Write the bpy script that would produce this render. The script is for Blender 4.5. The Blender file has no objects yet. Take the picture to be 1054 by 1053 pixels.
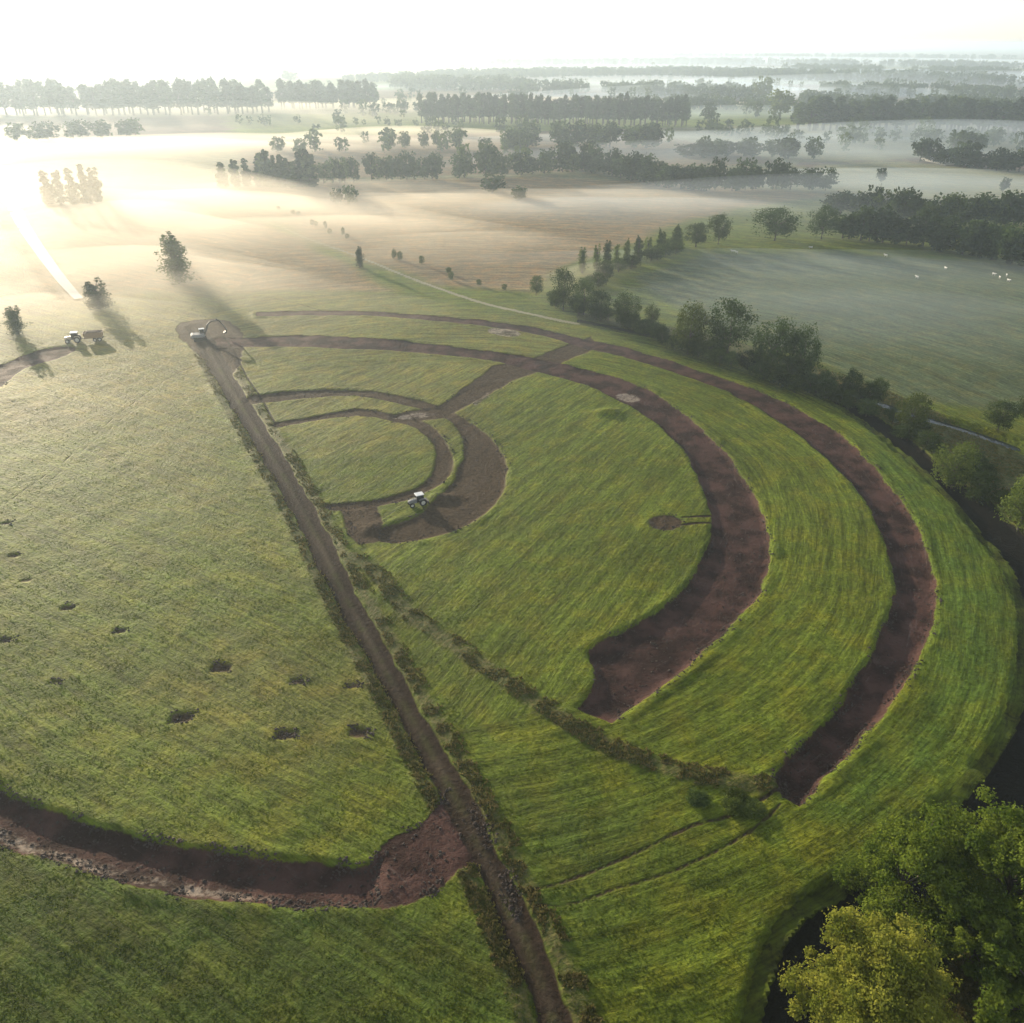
import bpy, math, random
import numpy as np
from mathutils import Vector, Matrix
R = math.radians
rng = np.random.default_rng(7)
random.seed(7)
scene = bpy.context.scene
C = scene.collection

# ------------------------------------------------------------------ camera
H = 70.0                       # flying height above the fields (m)
FPX = 850.0                    # focal length in photo pixels (photo 1054 wide)
PITCH = math.atan((526.5 - 44.0) / FPX)
cam_d = bpy.data.cameras.new('camera')
cam_d.sensor_fit = 'HORIZONTAL'
cam_d.sensor_width = 36.0
cam_d.lens = 36.0 * FPX / 1054.0
cam_d.clip_start = 0.5
cam_d.clip_end = 90000.0
cam = bpy.data.objects.new('camera', cam_d)
C.objects.link(cam)
cam.location = (0, 0, H)
cam.rotation_euler = (math.pi / 2 - PITCH, 0, R(0.25))
scene.camera = cam

# ------------------------------------------------------------------ world + sun
SUN_EL, SUN_AZ = R(10.5), R(-36.0)      # azimuth from +Y towards +X
world = bpy.data.worlds.new('World')
scene.world = world
world.use_nodes = True
wn = world.node_tree
bg = wn.nodes['Background']
sky = wn.nodes.new('ShaderNodeTexSky')
sky.sky_type = 'NISHITA'
sky.sun_disc = False
sky.sun_elevation = SUN_EL
sky.sun_rotation = SUN_AZ
sky.altitude = 50
sky.air_density = 1.0
sky.dust_density = 0.6
sky.ozone_density = 2.0
hs = wn.nodes.new('ShaderNodeHueSaturation')          # thin white morning overcast veils the blue and the yellow
hs.inputs['Saturation'].default_value = 0.34
hs.inputs['Value'].default_value = 1.05
wn.links.new(sky.outputs[0], hs.inputs['Color'])
wn.links.new(hs.outputs[0], bg.inputs[0])
bg.inputs[1].default_value = 0.15
sun_d = bpy.data.lights.new('sun', 'SUN')
sun_d.energy = 5.0
sun_d.angle = R(0.5)
sun_d.color = (1.0, 0.84, 0.61)
sun = bpy.data.objects.new('sun', sun_d)
C.objects.link(sun)
sdir = Vector((math.sin(SUN_AZ) * math.cos(SUN_EL), math.cos(SUN_AZ) * math.cos(SUN_EL), math.sin(SUN_EL)))
sun.rotation_euler = sdir.to_track_quat('Z', 'Y').to_euler()
sun.location = sdir * 500

scene.view_settings.view_transform = 'Standard'
scene.view_settings.look = 'None'
scene.view_settings.exposure = 0.82
scene.view_settings.gamma = 1.0
scene.render.engine = 'CYCLES'
cy = scene.cycles
cy.use_denoising = True
cy.max_bounces = 5
cy.diffuse_bounces = 2
cy.glossy_bounces = 2
cy.transmission_bounces = 3
cy.transparent_max_bounces = 8
cy.volume_bounces = 2
cy.use_adaptive_sampling = True
cy.adaptive_threshold = 0.02
cy.caustics_reflective = False
cy.caustics_refractive = False

HAZE_DENSITY = 0.00024

# ------------------------------------------------------------------ geometry helpers
CP, SP = math.cos(PITCH), math.sin(PITCH)
def at(x, y, z=0.0):
    """the point of the plane at height z that the photograph shows at pixel x, y"""
    u, v = x - 527.0, y - 526.5
    dx, dy, dz = u, CP * FPX - SP * v, -SP * FPX - CP * v
    t = (z - H) / dz
    return (dx * t, dy * t)
def ats(pts):
    return np.array([at(*p) for p in pts], float)

def tag(o, label=None, cat=None, group=None, kind=None):
    if label: o['label'] = label
    if cat: o['category'] = cat
    if group: o['group'] = group
    if kind: o['kind'] = kind
    return o
def empty(name, loc=(0, 0, 0), rz=0.0):
    o = bpy.data.objects.new(name, None)
    C.objects.link(o)
    o.location = loc
    o.rotation_euler = (0, 0, rz)
    o.empty_display_size = 0.2
    return o
def mesh_obj(name, verts, faces, mats, parent=None, midx=None, smooth=False):
    """faces: (n,k) int array or list of lists"""
    me = bpy.data.meshes.new(name)
    if isinstance(faces, np.ndarray):
        v = np.asarray(verts, np.float32)
        n, k = faces.shape
        me.vertices.add(len(v)); me.vertices.foreach_set('co', v.ravel())
        me.loops.add(n * k); me.loops.foreach_set('vertex_index', faces.astype(np.int32).ravel())
        me.polygons.add(n)
        me.polygons.foreach_set('loop_start', np.arange(0, n * k, k, dtype=np.int32))
        me.polygons.foreach_set('loop_total', np.full(n, k, dtype=np.int32))
        me.update(calc_edges=True)
    else:
        me.from_pydata([tuple(p) for p in verts], [], faces)
    for m in (mats if isinstance(mats, (list, tuple)) else [mats]):
        me.materials.append(m)
    if midx is not None:
        me.polygons.foreach_set('material_index', np.asarray(midx, np.int32))
    me.polygons.foreach_set('use_smooth', np.full(len(me.polygons), bool(smooth)))
    me.update()
    o = bpy.data.objects.new(name, me)
    C.objects.link(o)
    if parent is not None: o.parent = parent
    return o
class MB:
    """collects bevelled boxes, tubes and prisms into one mesh"""
    def __init__(s): s.v, s.f = [], []
    def add(s, vs, fs):
        b = len(s.v); s.v += [tuple(p) for p in vs]; s.f += [[b + i for i in f] for f in fs]
    def box(s, x0, x1, y0, y1, z0, z1, b=0.04):
        b = min(b, (x1 - x0) * .3, (y1 - y0) * .3, (z1 - z0) * .3)
        rings = []
        for z, i in ((z0, b), (z0 + b, 0), (z1 - b, 0), (z1, b)):
            rings.append([(x0 + i + b, y0 + i, z), (x1 - i - b, y0 + i, z), (x1 - i, y0 + i + b, z), (x1 - i, y1 - i - b, z),
                          (x1 - i - b, y1 - i, z), (x0 + i + b, y1 - i, z), (x0 + i, y1 - i - b, z), (x0 + i, y0 + i + b, z)])
        s.loft(rings)
    def loft(s, rings, cap=True):
        n = len(rings[0]); vs = [p for r in rings for p in r]; fs = []
        for k in range(len(rings) - 1):
            for i in range(n):
                j = (i + 1) % n
                fs.append([k * n + i, k * n + j, (k + 1) * n + j, (k + 1) * n + i])
        if cap:
            fs.append(list(range(n))[::-1]); fs.append([(len(rings) - 1) * n + i for i in range(n)])
        s.add(vs, fs)
    def tube(s, pts, rad, n=8):
        pts = [Vector(p) for p in pts]
        if not isinstance(rad, (list, tuple)): rad = [rad] * len(pts)
        rings = []
        for k, p in enumerate(pts):
            d = (pts[min(k + 1, len(pts) - 1)] - pts[max(k - 1, 0)]).normalized()
            a = d.cross(Vector((0, 0, 1)))
            if a.length < 1e-3: a = Vector((1, 0, 0))
            a.normalize(); b = d.cross(a).normalized()
            rings.append([p + (a * math.cos(q) + b * math.sin(q)) * rad[k] for q in [2 * math.pi * i / n for i in range(n)]])
        s.loft(rings)
    def prism(s, prof, y0, y1):
        """profile in x,z extruded along y"""
        n = len(prof)
        vs = [(p[0], y0, p[1]) for p in prof] + [(p[0], y1, p[1]) for p in prof]
        fs = [list(range(n)), [n + i for i in range(n)][::-1]] + [[(i + 1) % n, i, n + i, n + (i + 1) % n] for i in range(n)]
        s.add(vs, fs)
    def wheel(s, cx, y0, y1, cz, r, n=20, r0=0.0):
        prof = [(r0 if r0 else r * .3, y0 + .02), (r * .82, y0), (r * .97, y0 + (y1 - y0) * .12), (r, y0 + (y1 - y0) * .3), (r, y1 - (y1 - y0) * .3), (r * .97, y1 - (y1 - y0) * .12), (r * .82, y1), (r0 if r0 else r * .3, y1 - .02)]
        rings = [[(cx + q[0] * math.cos(2 * math.pi * i / n), q[1], cz + q[0] * math.sin(2 * math.pi * i / n)) for i in range(n)] for q in prof]
        if r0:
            rings.append(rings[0]); s.loft(rings, cap=False)
        else:
            s.loft(rings)
    def build(s, name, mat, parent=None, smooth=False):
        o = mesh_obj(name, s.v, s.f, mat, parent, smooth=smooth)
        import bmesh
        bm = bmesh.new(); bm.from_mesh(o.data); bmesh.ops.recalc_face_normals(bm, faces=bm.faces); bm.to_mesh(o.data); bm.free()
        return o

# numpy value noise, used for the relief of the ground and the outline of fields
def vnoise(x, y, s, seed=0):
    r = np.random.default_rng(seed)
    T = r.random((256, 256))
    x = x / s; y = y / s
    xi = np.floor(x).astype(int); yi = np.floor(y).astype(int)
    fx = x - xi; fy = y - yi
    fx = fx * fx * (3 - 2 * fx); fy = fy * fy * (3 - 2 * fy)
    a = T[xi & 255, yi & 255]; b = T[(xi + 1) & 255, yi & 255]; c = T[xi & 255, (yi + 1) & 255]; d = T[(xi + 1) & 255, (yi + 1) & 255]
    return (a * (1 - fx) + b * fx) * (1 - fy) + (c * (1 - fx) + d * fx) * fy - 0.5
def seg_dist(px, py, poly, closed):
    d = np.full(px.shape, 1e9)
    n = len(poly)
    for i in range(n if closed else n - 1):
        a = poly[i]; b = poly[(i + 1) % n]
        ex, ey = b - a; L = ex * ex + ey * ey + 1e-12
        t = np.clip(((px - a[0]) * ex + (py - a[1]) * ey) / L, 0, 1)
        d = np.minimum(d, (px - a[0] - t * ex) ** 2 + (py - a[1] - t * ey) ** 2)
    return np.sqrt(d)
def inside(px, py, poly):
    r = np.zeros(px.shape, bool); n = len(poly); j = n - 1
    for i in range(n):
        xi, yi = poly[i]; xj, yj = poly[j]
        c = ((yi > py) != (yj > py)) & (px < (xj - xi) * (py - yi) / (yj - yi + 1e-12) + xi)
        r ^= c; j = i
    return r
def smooth_line(p, k=3, closed=False):
    """Catmull-Rom through the traced points"""
    p = np.asarray(p, float); n = len(p); out = []
    for i in range(n if closed else n - 1):
        g = (lambda q: p[q % n]) if closed else (lambda q: p[min(max(q, 0), n - 1)])
        a, b, c, d = g(i - 1), g(i), g(i + 1), g(i + 2)
        for t in np.arange(k) / k:
            out.append(0.5 * (2 * b + (c - a) * t + (2 * a - 5 * b + 4 * c - d) * t * t + (3 * b - a - 3 * c + d) * t ** 3))
    if not closed: out.append(p[-1])
    return np.array(out)

# ------------------------------------------------------------------ traced plan of the site (photo pixels -> ground metres)
B_out = [(216, 348), (300, 345), (380, 349), (470, 358), (540, 367), (575, 374), (615, 384), (660, 400), (700, 425), (735, 455), (762, 490), (782, 530), (789, 562), (785, 592), (768, 622), (732, 661), (682, 702), (650, 724), (627, 741)]
B_in = [(590, 727), (613, 698), (603, 669), (640, 648), (684, 622), (715, 585), (728, 550), (726, 515), (703, 467), (672, 435), (640, 415), (600, 396), (560, 385), (500, 371), (400, 361), (290, 357), (218, 358)]
ringB = np.vstack([smooth_line(ats(B_out)), smooth_line(ats(B_in))])
C_out = [(260, 321), (333, 320), (428, 324), (541, 337), (600, 349), (650, 361), (700, 376), (780, 404), (850, 440), (890, 474), (920, 510), (942, 546), (957, 590), (961, 625), (953, 655), (940, 682), (915, 720), (890, 752), (858, 790), (820, 826)]
C_in = [(803, 818), (793, 797), (803, 784), (835, 750), (870, 708), (900, 660), (915, 620), (917, 590), (905, 550), (885, 512), (860, 483), (825, 452), (790, 428), (745, 404), (700, 387), (650, 371), (600, 358), (541, 343), (428, 329), (333, 325), (260, 325)]
ringC = np.vstack([smooth_line(ats(C_out)), smooth_line(ats(C_in))])
L_in = [(-120, 745), (-60, 782), (0, 812), (60, 838), (130, 858), (200, 873), (260, 882), (310, 886), (366, 889), (392, 880)]
L_out = [(388, 935), (300, 931), (220, 925), (150, 912), (80, 893), (0, 868), (-60, 835), (-120, 795)]
ringL = np.vstack([smooth_line(ats(L_in)), smooth_line(ats(L_out))])
bankL = np.vstack([smooth_line(ats([(-120, 787), (-60, 824), (0, 852), (60, 874), (130, 892), (220, 908), (300, 916), (380, 919)])), smooth_line(ats([(384, 932), (300, 929), (220, 923), (150, 910), (80, 891), (0, 867), (-60, 834), (-120, 795)]))])
A1 = smooth_line(ats([(250, 410), (290, 403), (330, 400), (380, 402), (420, 410), (460, 422), (490, 440), (510, 460), (519, 485), (514, 508), (495, 530), (460, 548), (425, 557), (388, 559),
      (386, 546), (412, 537), (432, 527), (448, 512), (462, 497), (471, 478), (473, 455), (462, 436), (435, 423), (412, 417), (363, 407), (314, 409), (257, 417)]), 2, True)
A2 = smooth_line(ats([(280, 436), (314, 430), (363, 421), (397, 426), (428, 432), (447, 443), (462, 466), (460, 489), (443, 504), (412, 516), (371, 524), (337, 527),
      (333, 520), (375, 516), (412, 508), (433, 497), (445, 478), (443, 459), (424, 442), (401, 434), (363, 429), (314, 435), (280, 442)]), 2, True)
radial = ats([(398, 428), (450, 417), (505, 376), (538, 371), (580, 354), (605, 346), (612, 357), (560, 380), (526, 391), (482, 415), (452, 432), (400, 436)])
dig = smooth_line(ats([(176, 338), (195, 328), (232, 330), (248, 346), (246, 366), (232, 392), (216, 388), (200, 366)]), 2, True)
dug_end = ats([(345, 522), (385, 520), (392, 545), (388, 559), (368, 562), (350, 540)])
junction = smooth_line(ats([(447, 832), (428, 847), (396, 864), (378, 884), (376, 934), (415, 930), (455, 912), (482, 893), (500, 906), (528, 940), (520, 900), (492, 845), (462, 812)]), 2, True)
topleft = smooth_line(ats([(-60, 398), (0, 374), (17, 367), (35, 360), (66, 355), (72, 361), (50, 371), (20, 380), (0, 396), (-60, 430)]), 2, True)
keyhole = ats([(682 + 17 * math.cos(a), 538 + 7.5 * math.sin(a)) for a in np.linspace(0, 2 * math.pi, 17)[:-1]])
road_px = [(196, 335), (207, 352), (225, 385), (255, 435), (288, 490), (318, 545), (345, 600), (376, 655), (409, 715), (440, 770), (467, 822), (491, 870), (517, 925), (540, 975), (558, 1020), (575, 1080), (590, 1150)]
road = smooth_line(ats(road_px))
D_in = smooth_line(ats([(590, 332), (640, 342), (700, 352), (760, 372), (820, 398), (885, 434), (957, 496), (1006, 550), (1034, 588), (1050, 631), (1051, 672), (1044, 717), (1025, 762), (996, 799), (966, 828), (891, 892), (843, 918), (810, 946), (791, 980), (779, 1018), (772, 1060), (775, 1150)]))
hedge_l = smooth_line(ats([(10, 412), (37, 426), (83, 453), (126, 479), (166, 496), (216, 530), (262, 552), (318, 572)]))
hedge_r = smooth_line(ats([(360, 575), (385, 592), (412, 626), (460, 660), (520, 702), (565, 732), (622, 766), (690, 790), (750, 803), (800, 806)]))
trk = [smooth_line(ats(p)) for p in (
    [(806, 806), (751, 837), (713, 847), (646, 880), (579, 908), (545, 918)],
    [(800, 826), (766, 856), (694, 894), (630, 915), (589, 930), (548, 934)],
    [(697, 533), (727, 531)], [(697, 540), (727, 538)],
    [(225, 345), (235, 358), (250, 388), (266, 412), (279, 436)],  # narrow dark groove running from the excavator down to the inner ring
    [(206, 311), (260, 306), (300, 312), (333, 322)],
    [(0, 520), (60, 478), (110, 434), (165, 393), (210, 372)],
    [(40, 505), (75, 470), (125, 430), (180, 390)],
    [(340, 470), (400, 447)],
    [(28, 594), (110, 565), (180, 548)])]
pale_path = smooth_line(ats([(200, 200), (258, 224), (288, 235), (322, 249), (360, 262), (400, 279), (445, 296), (500, 314), (560, 328), (590, 333)]))
streamL = smooth_line(ats([(-60, 120), (-30, 150), (0, 195), (17, 228), (34, 254), (57, 285), (76, 306)]))
canal = smooth_line(ats([(868, 402), (880, 405), (940, 425), (1000, 443), (1060, 466), (1130, 500)]))
puddles = [ats([(500 + 15 + 17 * math.cos(a), 343 + 4.5 * math.sin(a + .5)) for a in np.linspace(0, 2 * math.pi, 12)[:-1]]),
           ats([(643 + 12 * math.cos(a), 408 + 4 * math.sin(a + .3)) for a in np.linspace(0, 2 * math.pi, 12)[:-1]]),
           ats([(482, 414), (498, 404), (500, 408), (486, 417)]), ats([(402, 430), (432, 424), (452, 426), (425, 431)])]
pits = [(291, 755), (366, 753), (183, 737), (225, 686), (120, 650), (66, 627), (53, 702), (22, 598), (9, 573), (0, 660), (302, 700), (361, 704), (2, 540)]

CX, CY = at(455, 470)          # rough middle of the rings
CX, CY = -17.5, 134.0

# ------------------------------------------------------------------ the ground as one sheet
def axis(lo, hi, step, far_lo, far_hi, g=1.045):
    mid = np.arange(lo, hi + step, step)
    up = []; s = step; v = mid[-1]
    while v < far_hi: s *= g; v += s; up.append(v)
    dn = []; s = step; v = mid[0]
    while v > far_lo: s *= g; v -= s; dn.append(v)
    return np.array(dn[::-1] + list(mid) + up)
gx = axis(-105, 112, 0.42, -32000, 32000, 1.05)
gy = axis(34, 250, 0.42, -900, 42000, 1.03)
GX, GY = np.meshgrid(gx, gy, indexing='xy')
X = GX.ravel(); Y = GY.ravel()

def sdf_poly(poly, pad=14.0):
    """signed distance, negative inside, capped at +pad"""
    out = np.full(X.shape, pad)
    lo = poly.min(0) - pad; hi = poly.max(0) + pad
    m = (X > lo[0]) & (X < hi[0]) & (Y > lo[1]) & (Y < hi[1])
    x, y = X[m], Y[m]
    d = seg_dist(x, y, poly, True)
    ins = inside(x, y, poly)
    out[m] = np.minimum(np.where(ins, -d, d), pad)
    return out
def dist_line(poly, pad=14.0):
    out = np.full(X.shape, pad)
    lo = poly.min(0) - pad; hi = poly.max(0) + pad
    m = (X > lo[0]) & (X < hi[0]) & (Y > lo[1]) & (Y < hi[1])
    out[m] = np.minimum(seg_dist(X[m], Y[m], poly, False), pad)
    return out
def sstep(a, b, v):
    t = np.clip((v - a) / (b - a), 0, 1); return t * t * (3 - 2 * t)

wob = vnoise(X, Y, 5, 3) * 0.8 + vnoise(X, Y, 1.7, 4) * 0.5
sB = sdf_poly(ringB); sC = sdf_poly(ringC); sL = sdf_poly(ringL); sA1 = sdf_poly(A1); sA2 = sdf_poly(A2)
sR = sdf_poly(radial); sE = np.minimum(sdf_poly(dug_end), sdf_poly(dig)); sJ = sdf_poly(junction); sT = sdf_poly(topleft); sK = sdf_poly(keyhole)
sBank = sdf_poly(bankL)
dRoad = dist_line(road)
dD = dist_line(D_in, 30)
rr = np.hypot(X - CX, Y - CY)
# the outer ditch lies outside its traced inner edge
poly_out = np.vstack([D_in, [(140, -60), (600, -60), (600, 560)]])
outside_D = inside(X, Y, np.vstack([D_in, [at(775, 1150)], [(60, -700), (3000, -700), (3000, 300), at(590, 300)]]))
wD = np.interp(Y, [20, 60, 100, 140, 180, 260], [9, 9, 8.5, 5, 3.6, 2.6])
sDch = np.where(outside_D, dD - wD, dD)
sDch = np.where(outside_D, np.maximum(-dD, dD - wD), dD)
dHl = dist_line(hedge_l); dHr = dist_line(hedge_r)
dTrk = np.full(X.shape, 14.0)
for i, t in enumerate(trk): dTrk = np.minimum(dTrk, dist_line(t) + (.12, .16, .02, .02, .05, .1, .24, .26, .26, .27)[i])
dTrk = dTrk + np.abs(wob) * .25
dPale = dist_line(pale_path, 20); dStr = dist_line(streamL, 40); dCan = dist_line(canal, 30)
sPud = np.full(X.shape, 14.0)
for p in puddles: sPud = np.minimum(sPud, sdf_poly(p))
sPit = np.full(X.shape, 14.0)
for (px, py) in pits:
    c = at(px, py); a = R(-4 + 8 * random.random()); ca, sa = math.cos(a), math.sin(a)
    dx, dy = X - c[0], Y - c[1]
    k = 1.0 if (px, py) in pits[:4] else .72
    u = np.abs(dx * ca + dy * sa) - 1.1 * k; v = np.abs(-dx * sa + dy * ca) - 0.6 * k
    sPit = np.minimum(sPit, np.maximum(u, v) + np.where(np.abs(u) < 3, wob * .5, 0) + (0 if k == 1 else .12))
wide = np.interp(Y, [30, 70, 100, 150, 220], [1.4, 1.5, 1.7, 2.1, 2.5])
sRoad = dRoad - wide + wob * .8

# relief
Z = vnoise(X, Y, 38, 1) * 0.7 + vnoise(X, Y, 15, 2) * 0.42 + vnoise(X, Y, 4.5, 5) * 0.15
near = (1 - sstep(260, 420, np.hypot(X, Y)))
Z += near * (vnoise(X, Y, 1.3, 6) * 0.10 * sstep(-.3, .3, sRoad) + .05 * vnoise(X, Y, .9, 66) * sstep(.2, -.2, np.minimum(sB, sC)))
# swathes of the mown aftermath, ring-shaped on the right and straight on the left
ang = np.arctan2(Y - CY, X - CX)
def dirn(a, b):
    p, q = np.array(at(*a)), np.array(at(*b)); d = (q - p) / np.linalg.norm(q - p); return d
inner = rr < np.interp(X, [-40, 0, 30, 60], [66, 63, 58, 56])
d_left, d_in = dirn((80, 540), (330, 640)), dirn((560, 520), (650, 440))
sw = np.sin(rr * 2 * math.pi / 2.6 + vnoise(X, Y, 9, 8) * 3) * sstep(-0.2, 0.3, vnoise(X, Y, 22, 9) + 0.2)
st = np.sin((-X * d_left[1] + Y * d_left[0]) * 2 * math.pi / 2.4 + vnoise(X, Y, 9, 8) * 3) * sstep(-0.2, 0.3, vnoise(X, Y, 20, 12) + .15)
left_of_road = X < np.interp(Y, road[::-1][:, 1], road[::-1][:, 0])
sw2 = np.sin((-X * d_in[1] + Y * d_in[0]) * 2 * math.pi / 2.4 + vnoise(X, Y, 9, 8) * 3) * sstep(-0.2, 0.3, vnoise(X, Y, 20, 12) + .15)
offroad = sstep(-.2, .6, np.minimum.reduce([sRoad, sB, sC, sL, sA1, sJ]))
Z += near * offroad * np.where(left_of_road, st * 0.022, np.where(inner, sw2 * .018, sw * 0.024))
def cut(s, depth, slope=0.8):
    return -depth * sstep(slope * .5, -slope, s)
e = wob * 0.75
flat_near = lambda s, k=1.0: s + e * k
Z += cut(flat_near(sB), 0.6) * np.interp(Y, [150, 190, 215], [1, .6, .25]) + cut(flat_near(sC), 0.6) * np.interp(Y, [60, 150, 200, 260], [1.3, 1, .5, .2]) + cut(flat_near(sL), 0.85, 1.0)
Z += cut(flat_near(sA1, .6), 0.28) + cut(flat_near(sA2, .6), 0.22) + cut(sR, 0.12) + cut(sT, .4)
Z += cut(sDch + e, 1.3, .7) * np.interp(Y, [60, 140, 200, 260], [1, .7, .3, .1])
Z += cut(sPit, 0.14, 0.3) + cut(sK, .12)
Z += 0.08 * np.exp(-(sPit - .8) ** 2 / .5) * (sPit > 0)
# spoil edges and banks beside cuts
for s, h in ((sB, .22), (sC, .22), (sL, .25), (sA1, .15)):
    Z += h * np.exp(-((s - 0.9) / 0.7) ** 2) * (0.4 + vnoise(X, Y, 3, 21) * 1.6)
Z += 0.22 * np.exp(-((sL + 1.0) / 0.9) ** 2) * (sBank < 1)                       # lit clay face of the left ditch
Z += -0.12 * sstep(.3, -.3, sRoad) + 0.0
Z += near * -0.07 * (1.5 * np.exp(-((dRoad - .95) / .5) ** 2))                          # wheel ruts
Z += 0.35 * np.exp(-((dRoad - wide - 1.6) / 1.1) ** 2) * (0.5 + vnoise(X, Y, 3.5, 31) * 1.2) * sstep(215, 190, Y)
hn = vnoise(X, Y, 2.2, 33)
Z += 0.32 * np.exp(-(dHr / 1.5) ** 2) * (0.7 + hn) + 0.2 * np.exp(-(dHl / 1.3) ** 2) * (0.6 + hn)
Z += -0.07 * np.exp(-(dTrk / .40) ** 2)
Z += sstep(-.4, .4, -sJ) * np.sin((X * .55 - Y * .84) * 6.0 + vnoise(X, Y, 3, 40) * 3) * .03
mc = at(622, 424); Z += 0.9 * np.exp(-(((X - mc[0]) / 3.0) ** 2 + ((Y - mc[1]) / 1.6) ** 2))
mc = at(378, 545); Z += 0.5 * np.exp(-(((X - mc[0]) / 2.5) ** 2 + ((Y - mc[1]) / 2.0) ** 2))
mc = at(455, 512); Z += 0.7 * np.exp(-(((X - mc[0]) / 2.6) ** 2 + ((Y - mc[1]) / 1.4) ** 2))
WATER_Z = -1.05
Z += -1.2 * sstep(2.6, 1.2, dCan) - 0.9 * sstep(5.0, 3.0, dStr)
Z *= 1 - 0.6 * sstep(600, 2500, np.hypot(X, Y))

# masks as signed values the material breaks up with noise (positive = covered)
e = e * 1.15
dirt = -(np.minimum.reduce([sB, sC, sL, sJ, sT]) + e)
brown = -np.minimum.reduce([sA1 + e * .7, sA2 + e * .6, sR + e, sE + e * 1.6, sK + e * .3, sPit])
track = np.maximum(-sRoad, 0.34 - dTrk * 1.0)
wetd = -sDch
scrub = np.maximum.reduce([1.2 - dHr, -.3 - dHl, (.8 - np.abs(dRoad - wide - .9)) * 1.0])
scrub = np.where(Y > 215, np.minimum(scrub, -1), scrub)
out_scr = np.where(outside_D & (dD < 29), np.minimum(dD - wD, np.interp(Y, [50, 130, 200, 300], [26, 20, 9, 4]) + wD - dD), -5.0)
scrub = np.maximum(scrub, out_scr)
clay = -np.maximum(sBank, sL) - np.interp(X, [-45, -28, -15], [0, .35, 1.4])
clay = np.maximum(clay, -sPud)
pale = np.maximum(0.55 + 0.0 * X - dPale, -5) - .30

# field colours: stubble, pasture, ploughland far off; near grass with some painted shade
fld = np.zeros((len(X), 4), np.float32); fld[:, 3] = 1
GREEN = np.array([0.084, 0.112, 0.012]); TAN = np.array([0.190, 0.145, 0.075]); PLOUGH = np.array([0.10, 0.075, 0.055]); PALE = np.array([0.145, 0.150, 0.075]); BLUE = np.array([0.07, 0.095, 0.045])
rad = np.hypot(X, Y)
base = np.tile(GREEN, (len(X), 1))
def paint(pxpoly, col, soft=6.0, amt=1.0):
    global base
    p = ats(pxpoly)
    lo = p.min(0) - 60; hi = p.max(0) + 60
    m = (X > lo[0]) & (X < hi[0]) & (Y > lo[1]) & (Y < hi[1])
    x, y = X[m], Y[m]
    d = seg_dist(x, y, p, True); s = np.where(inside(x, y, p), -d, d) + vnoise(x, y, 25, 50) * soft
    w = (sstep(soft * .5, -soft * .5, s) * amt)[:, None]
    base[m] = base[m] * (1 - w) + np.asarray(col) * w
# far mosaic of fields
cell = np.floor((X * .9 + Y * .3 + 40 * vnoise(X, Y, 900, 60)) / 330).astype(int) * 57 + np.floor((Y * .95 - X * .25) / 260).astype(int) * 131
rc = np.random.default_rng(5).random((4096, 2)); cv = rc[cell & 4095]
mos = np.where(cv[:, :1] < .35, PALE, np.where(cv[:, :1] < .6, TAN * .8, np.where(cv[:, :1] < .75, PLOUGH, GREEN * 1.15))) * (0.8 + .4 * cv[:, 1:])
wf = sstep(420, 520, rad)[:, None]
base = base * (1 - wf) + mos * wf
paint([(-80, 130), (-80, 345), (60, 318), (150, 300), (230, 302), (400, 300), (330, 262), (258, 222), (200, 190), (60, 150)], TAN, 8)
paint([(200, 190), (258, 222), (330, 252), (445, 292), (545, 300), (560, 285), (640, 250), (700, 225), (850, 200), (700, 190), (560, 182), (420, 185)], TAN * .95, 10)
paint([(645, 285), (720, 262), (860, 258), (1100, 280), (1300, 330), (1300, 470), (1060, 425), (930, 408), (820, 372), (700, 318)], (0.075, 0.098, 0.045), 6)
paint([(840, 170), (900, 165), (1060, 178), (1100, 215), (1000, 208), (920, 205), (850, 195)], PALE * 1.1, 12)
paint([(100, 330), (215, 322), (330, 345), (250, 400), (150, 420), (40, 430), (-60, 450), (-60, 400), (60, 372)], (0.120, 0.118, 0.030), 12, .6)
paint([(230, 640), (320, 690), (400, 730), (330, 760), (240, 735), (180, 690)], (0.105, 0.105, 0.026), 14, .55)
paint([(180, 400), (260, 500), (330, 600), (260, 600), (160, 520), (110, 470)], (0.110, 0.112, 0.026), 16, .5)
paint([(-200, 880), (0, 872), (150, 915), (300, 935), (430, 935), (540, 960), (600, 1200), (-300, 1200)], (0.044, 0.068, 0.011), 5, .9)  # foreground dimming painted into the grass colour as a darker green
paint([(520, 760), (620, 800), (720, 850), (640, 930), (620, 1060), (580, 1060), (540, 940), (480, 820)], (0.048, 0.074, 0.013), 16, .8)  # broad shade at bottom centre painted into the grass colour
paint([(120, 300), (330, 296), (560, 330), (600, 350), (520, 400), (430, 470), (300, 480), (240, 400), (100, 440), (-60, 470), (-60, 340)], (0.128, 0.128, 0.030), 16, .6)  # yellower tone across the upper meadow
paint(C_out[9:] + [(880, 870), (960, 820), (1010, 780), (1040, 720), (1051, 650), (1034, 588), (957, 496), (885, 440)], (0.058, 0.100, 0.016), 6, .75)
fld[:, :3] = base

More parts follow.
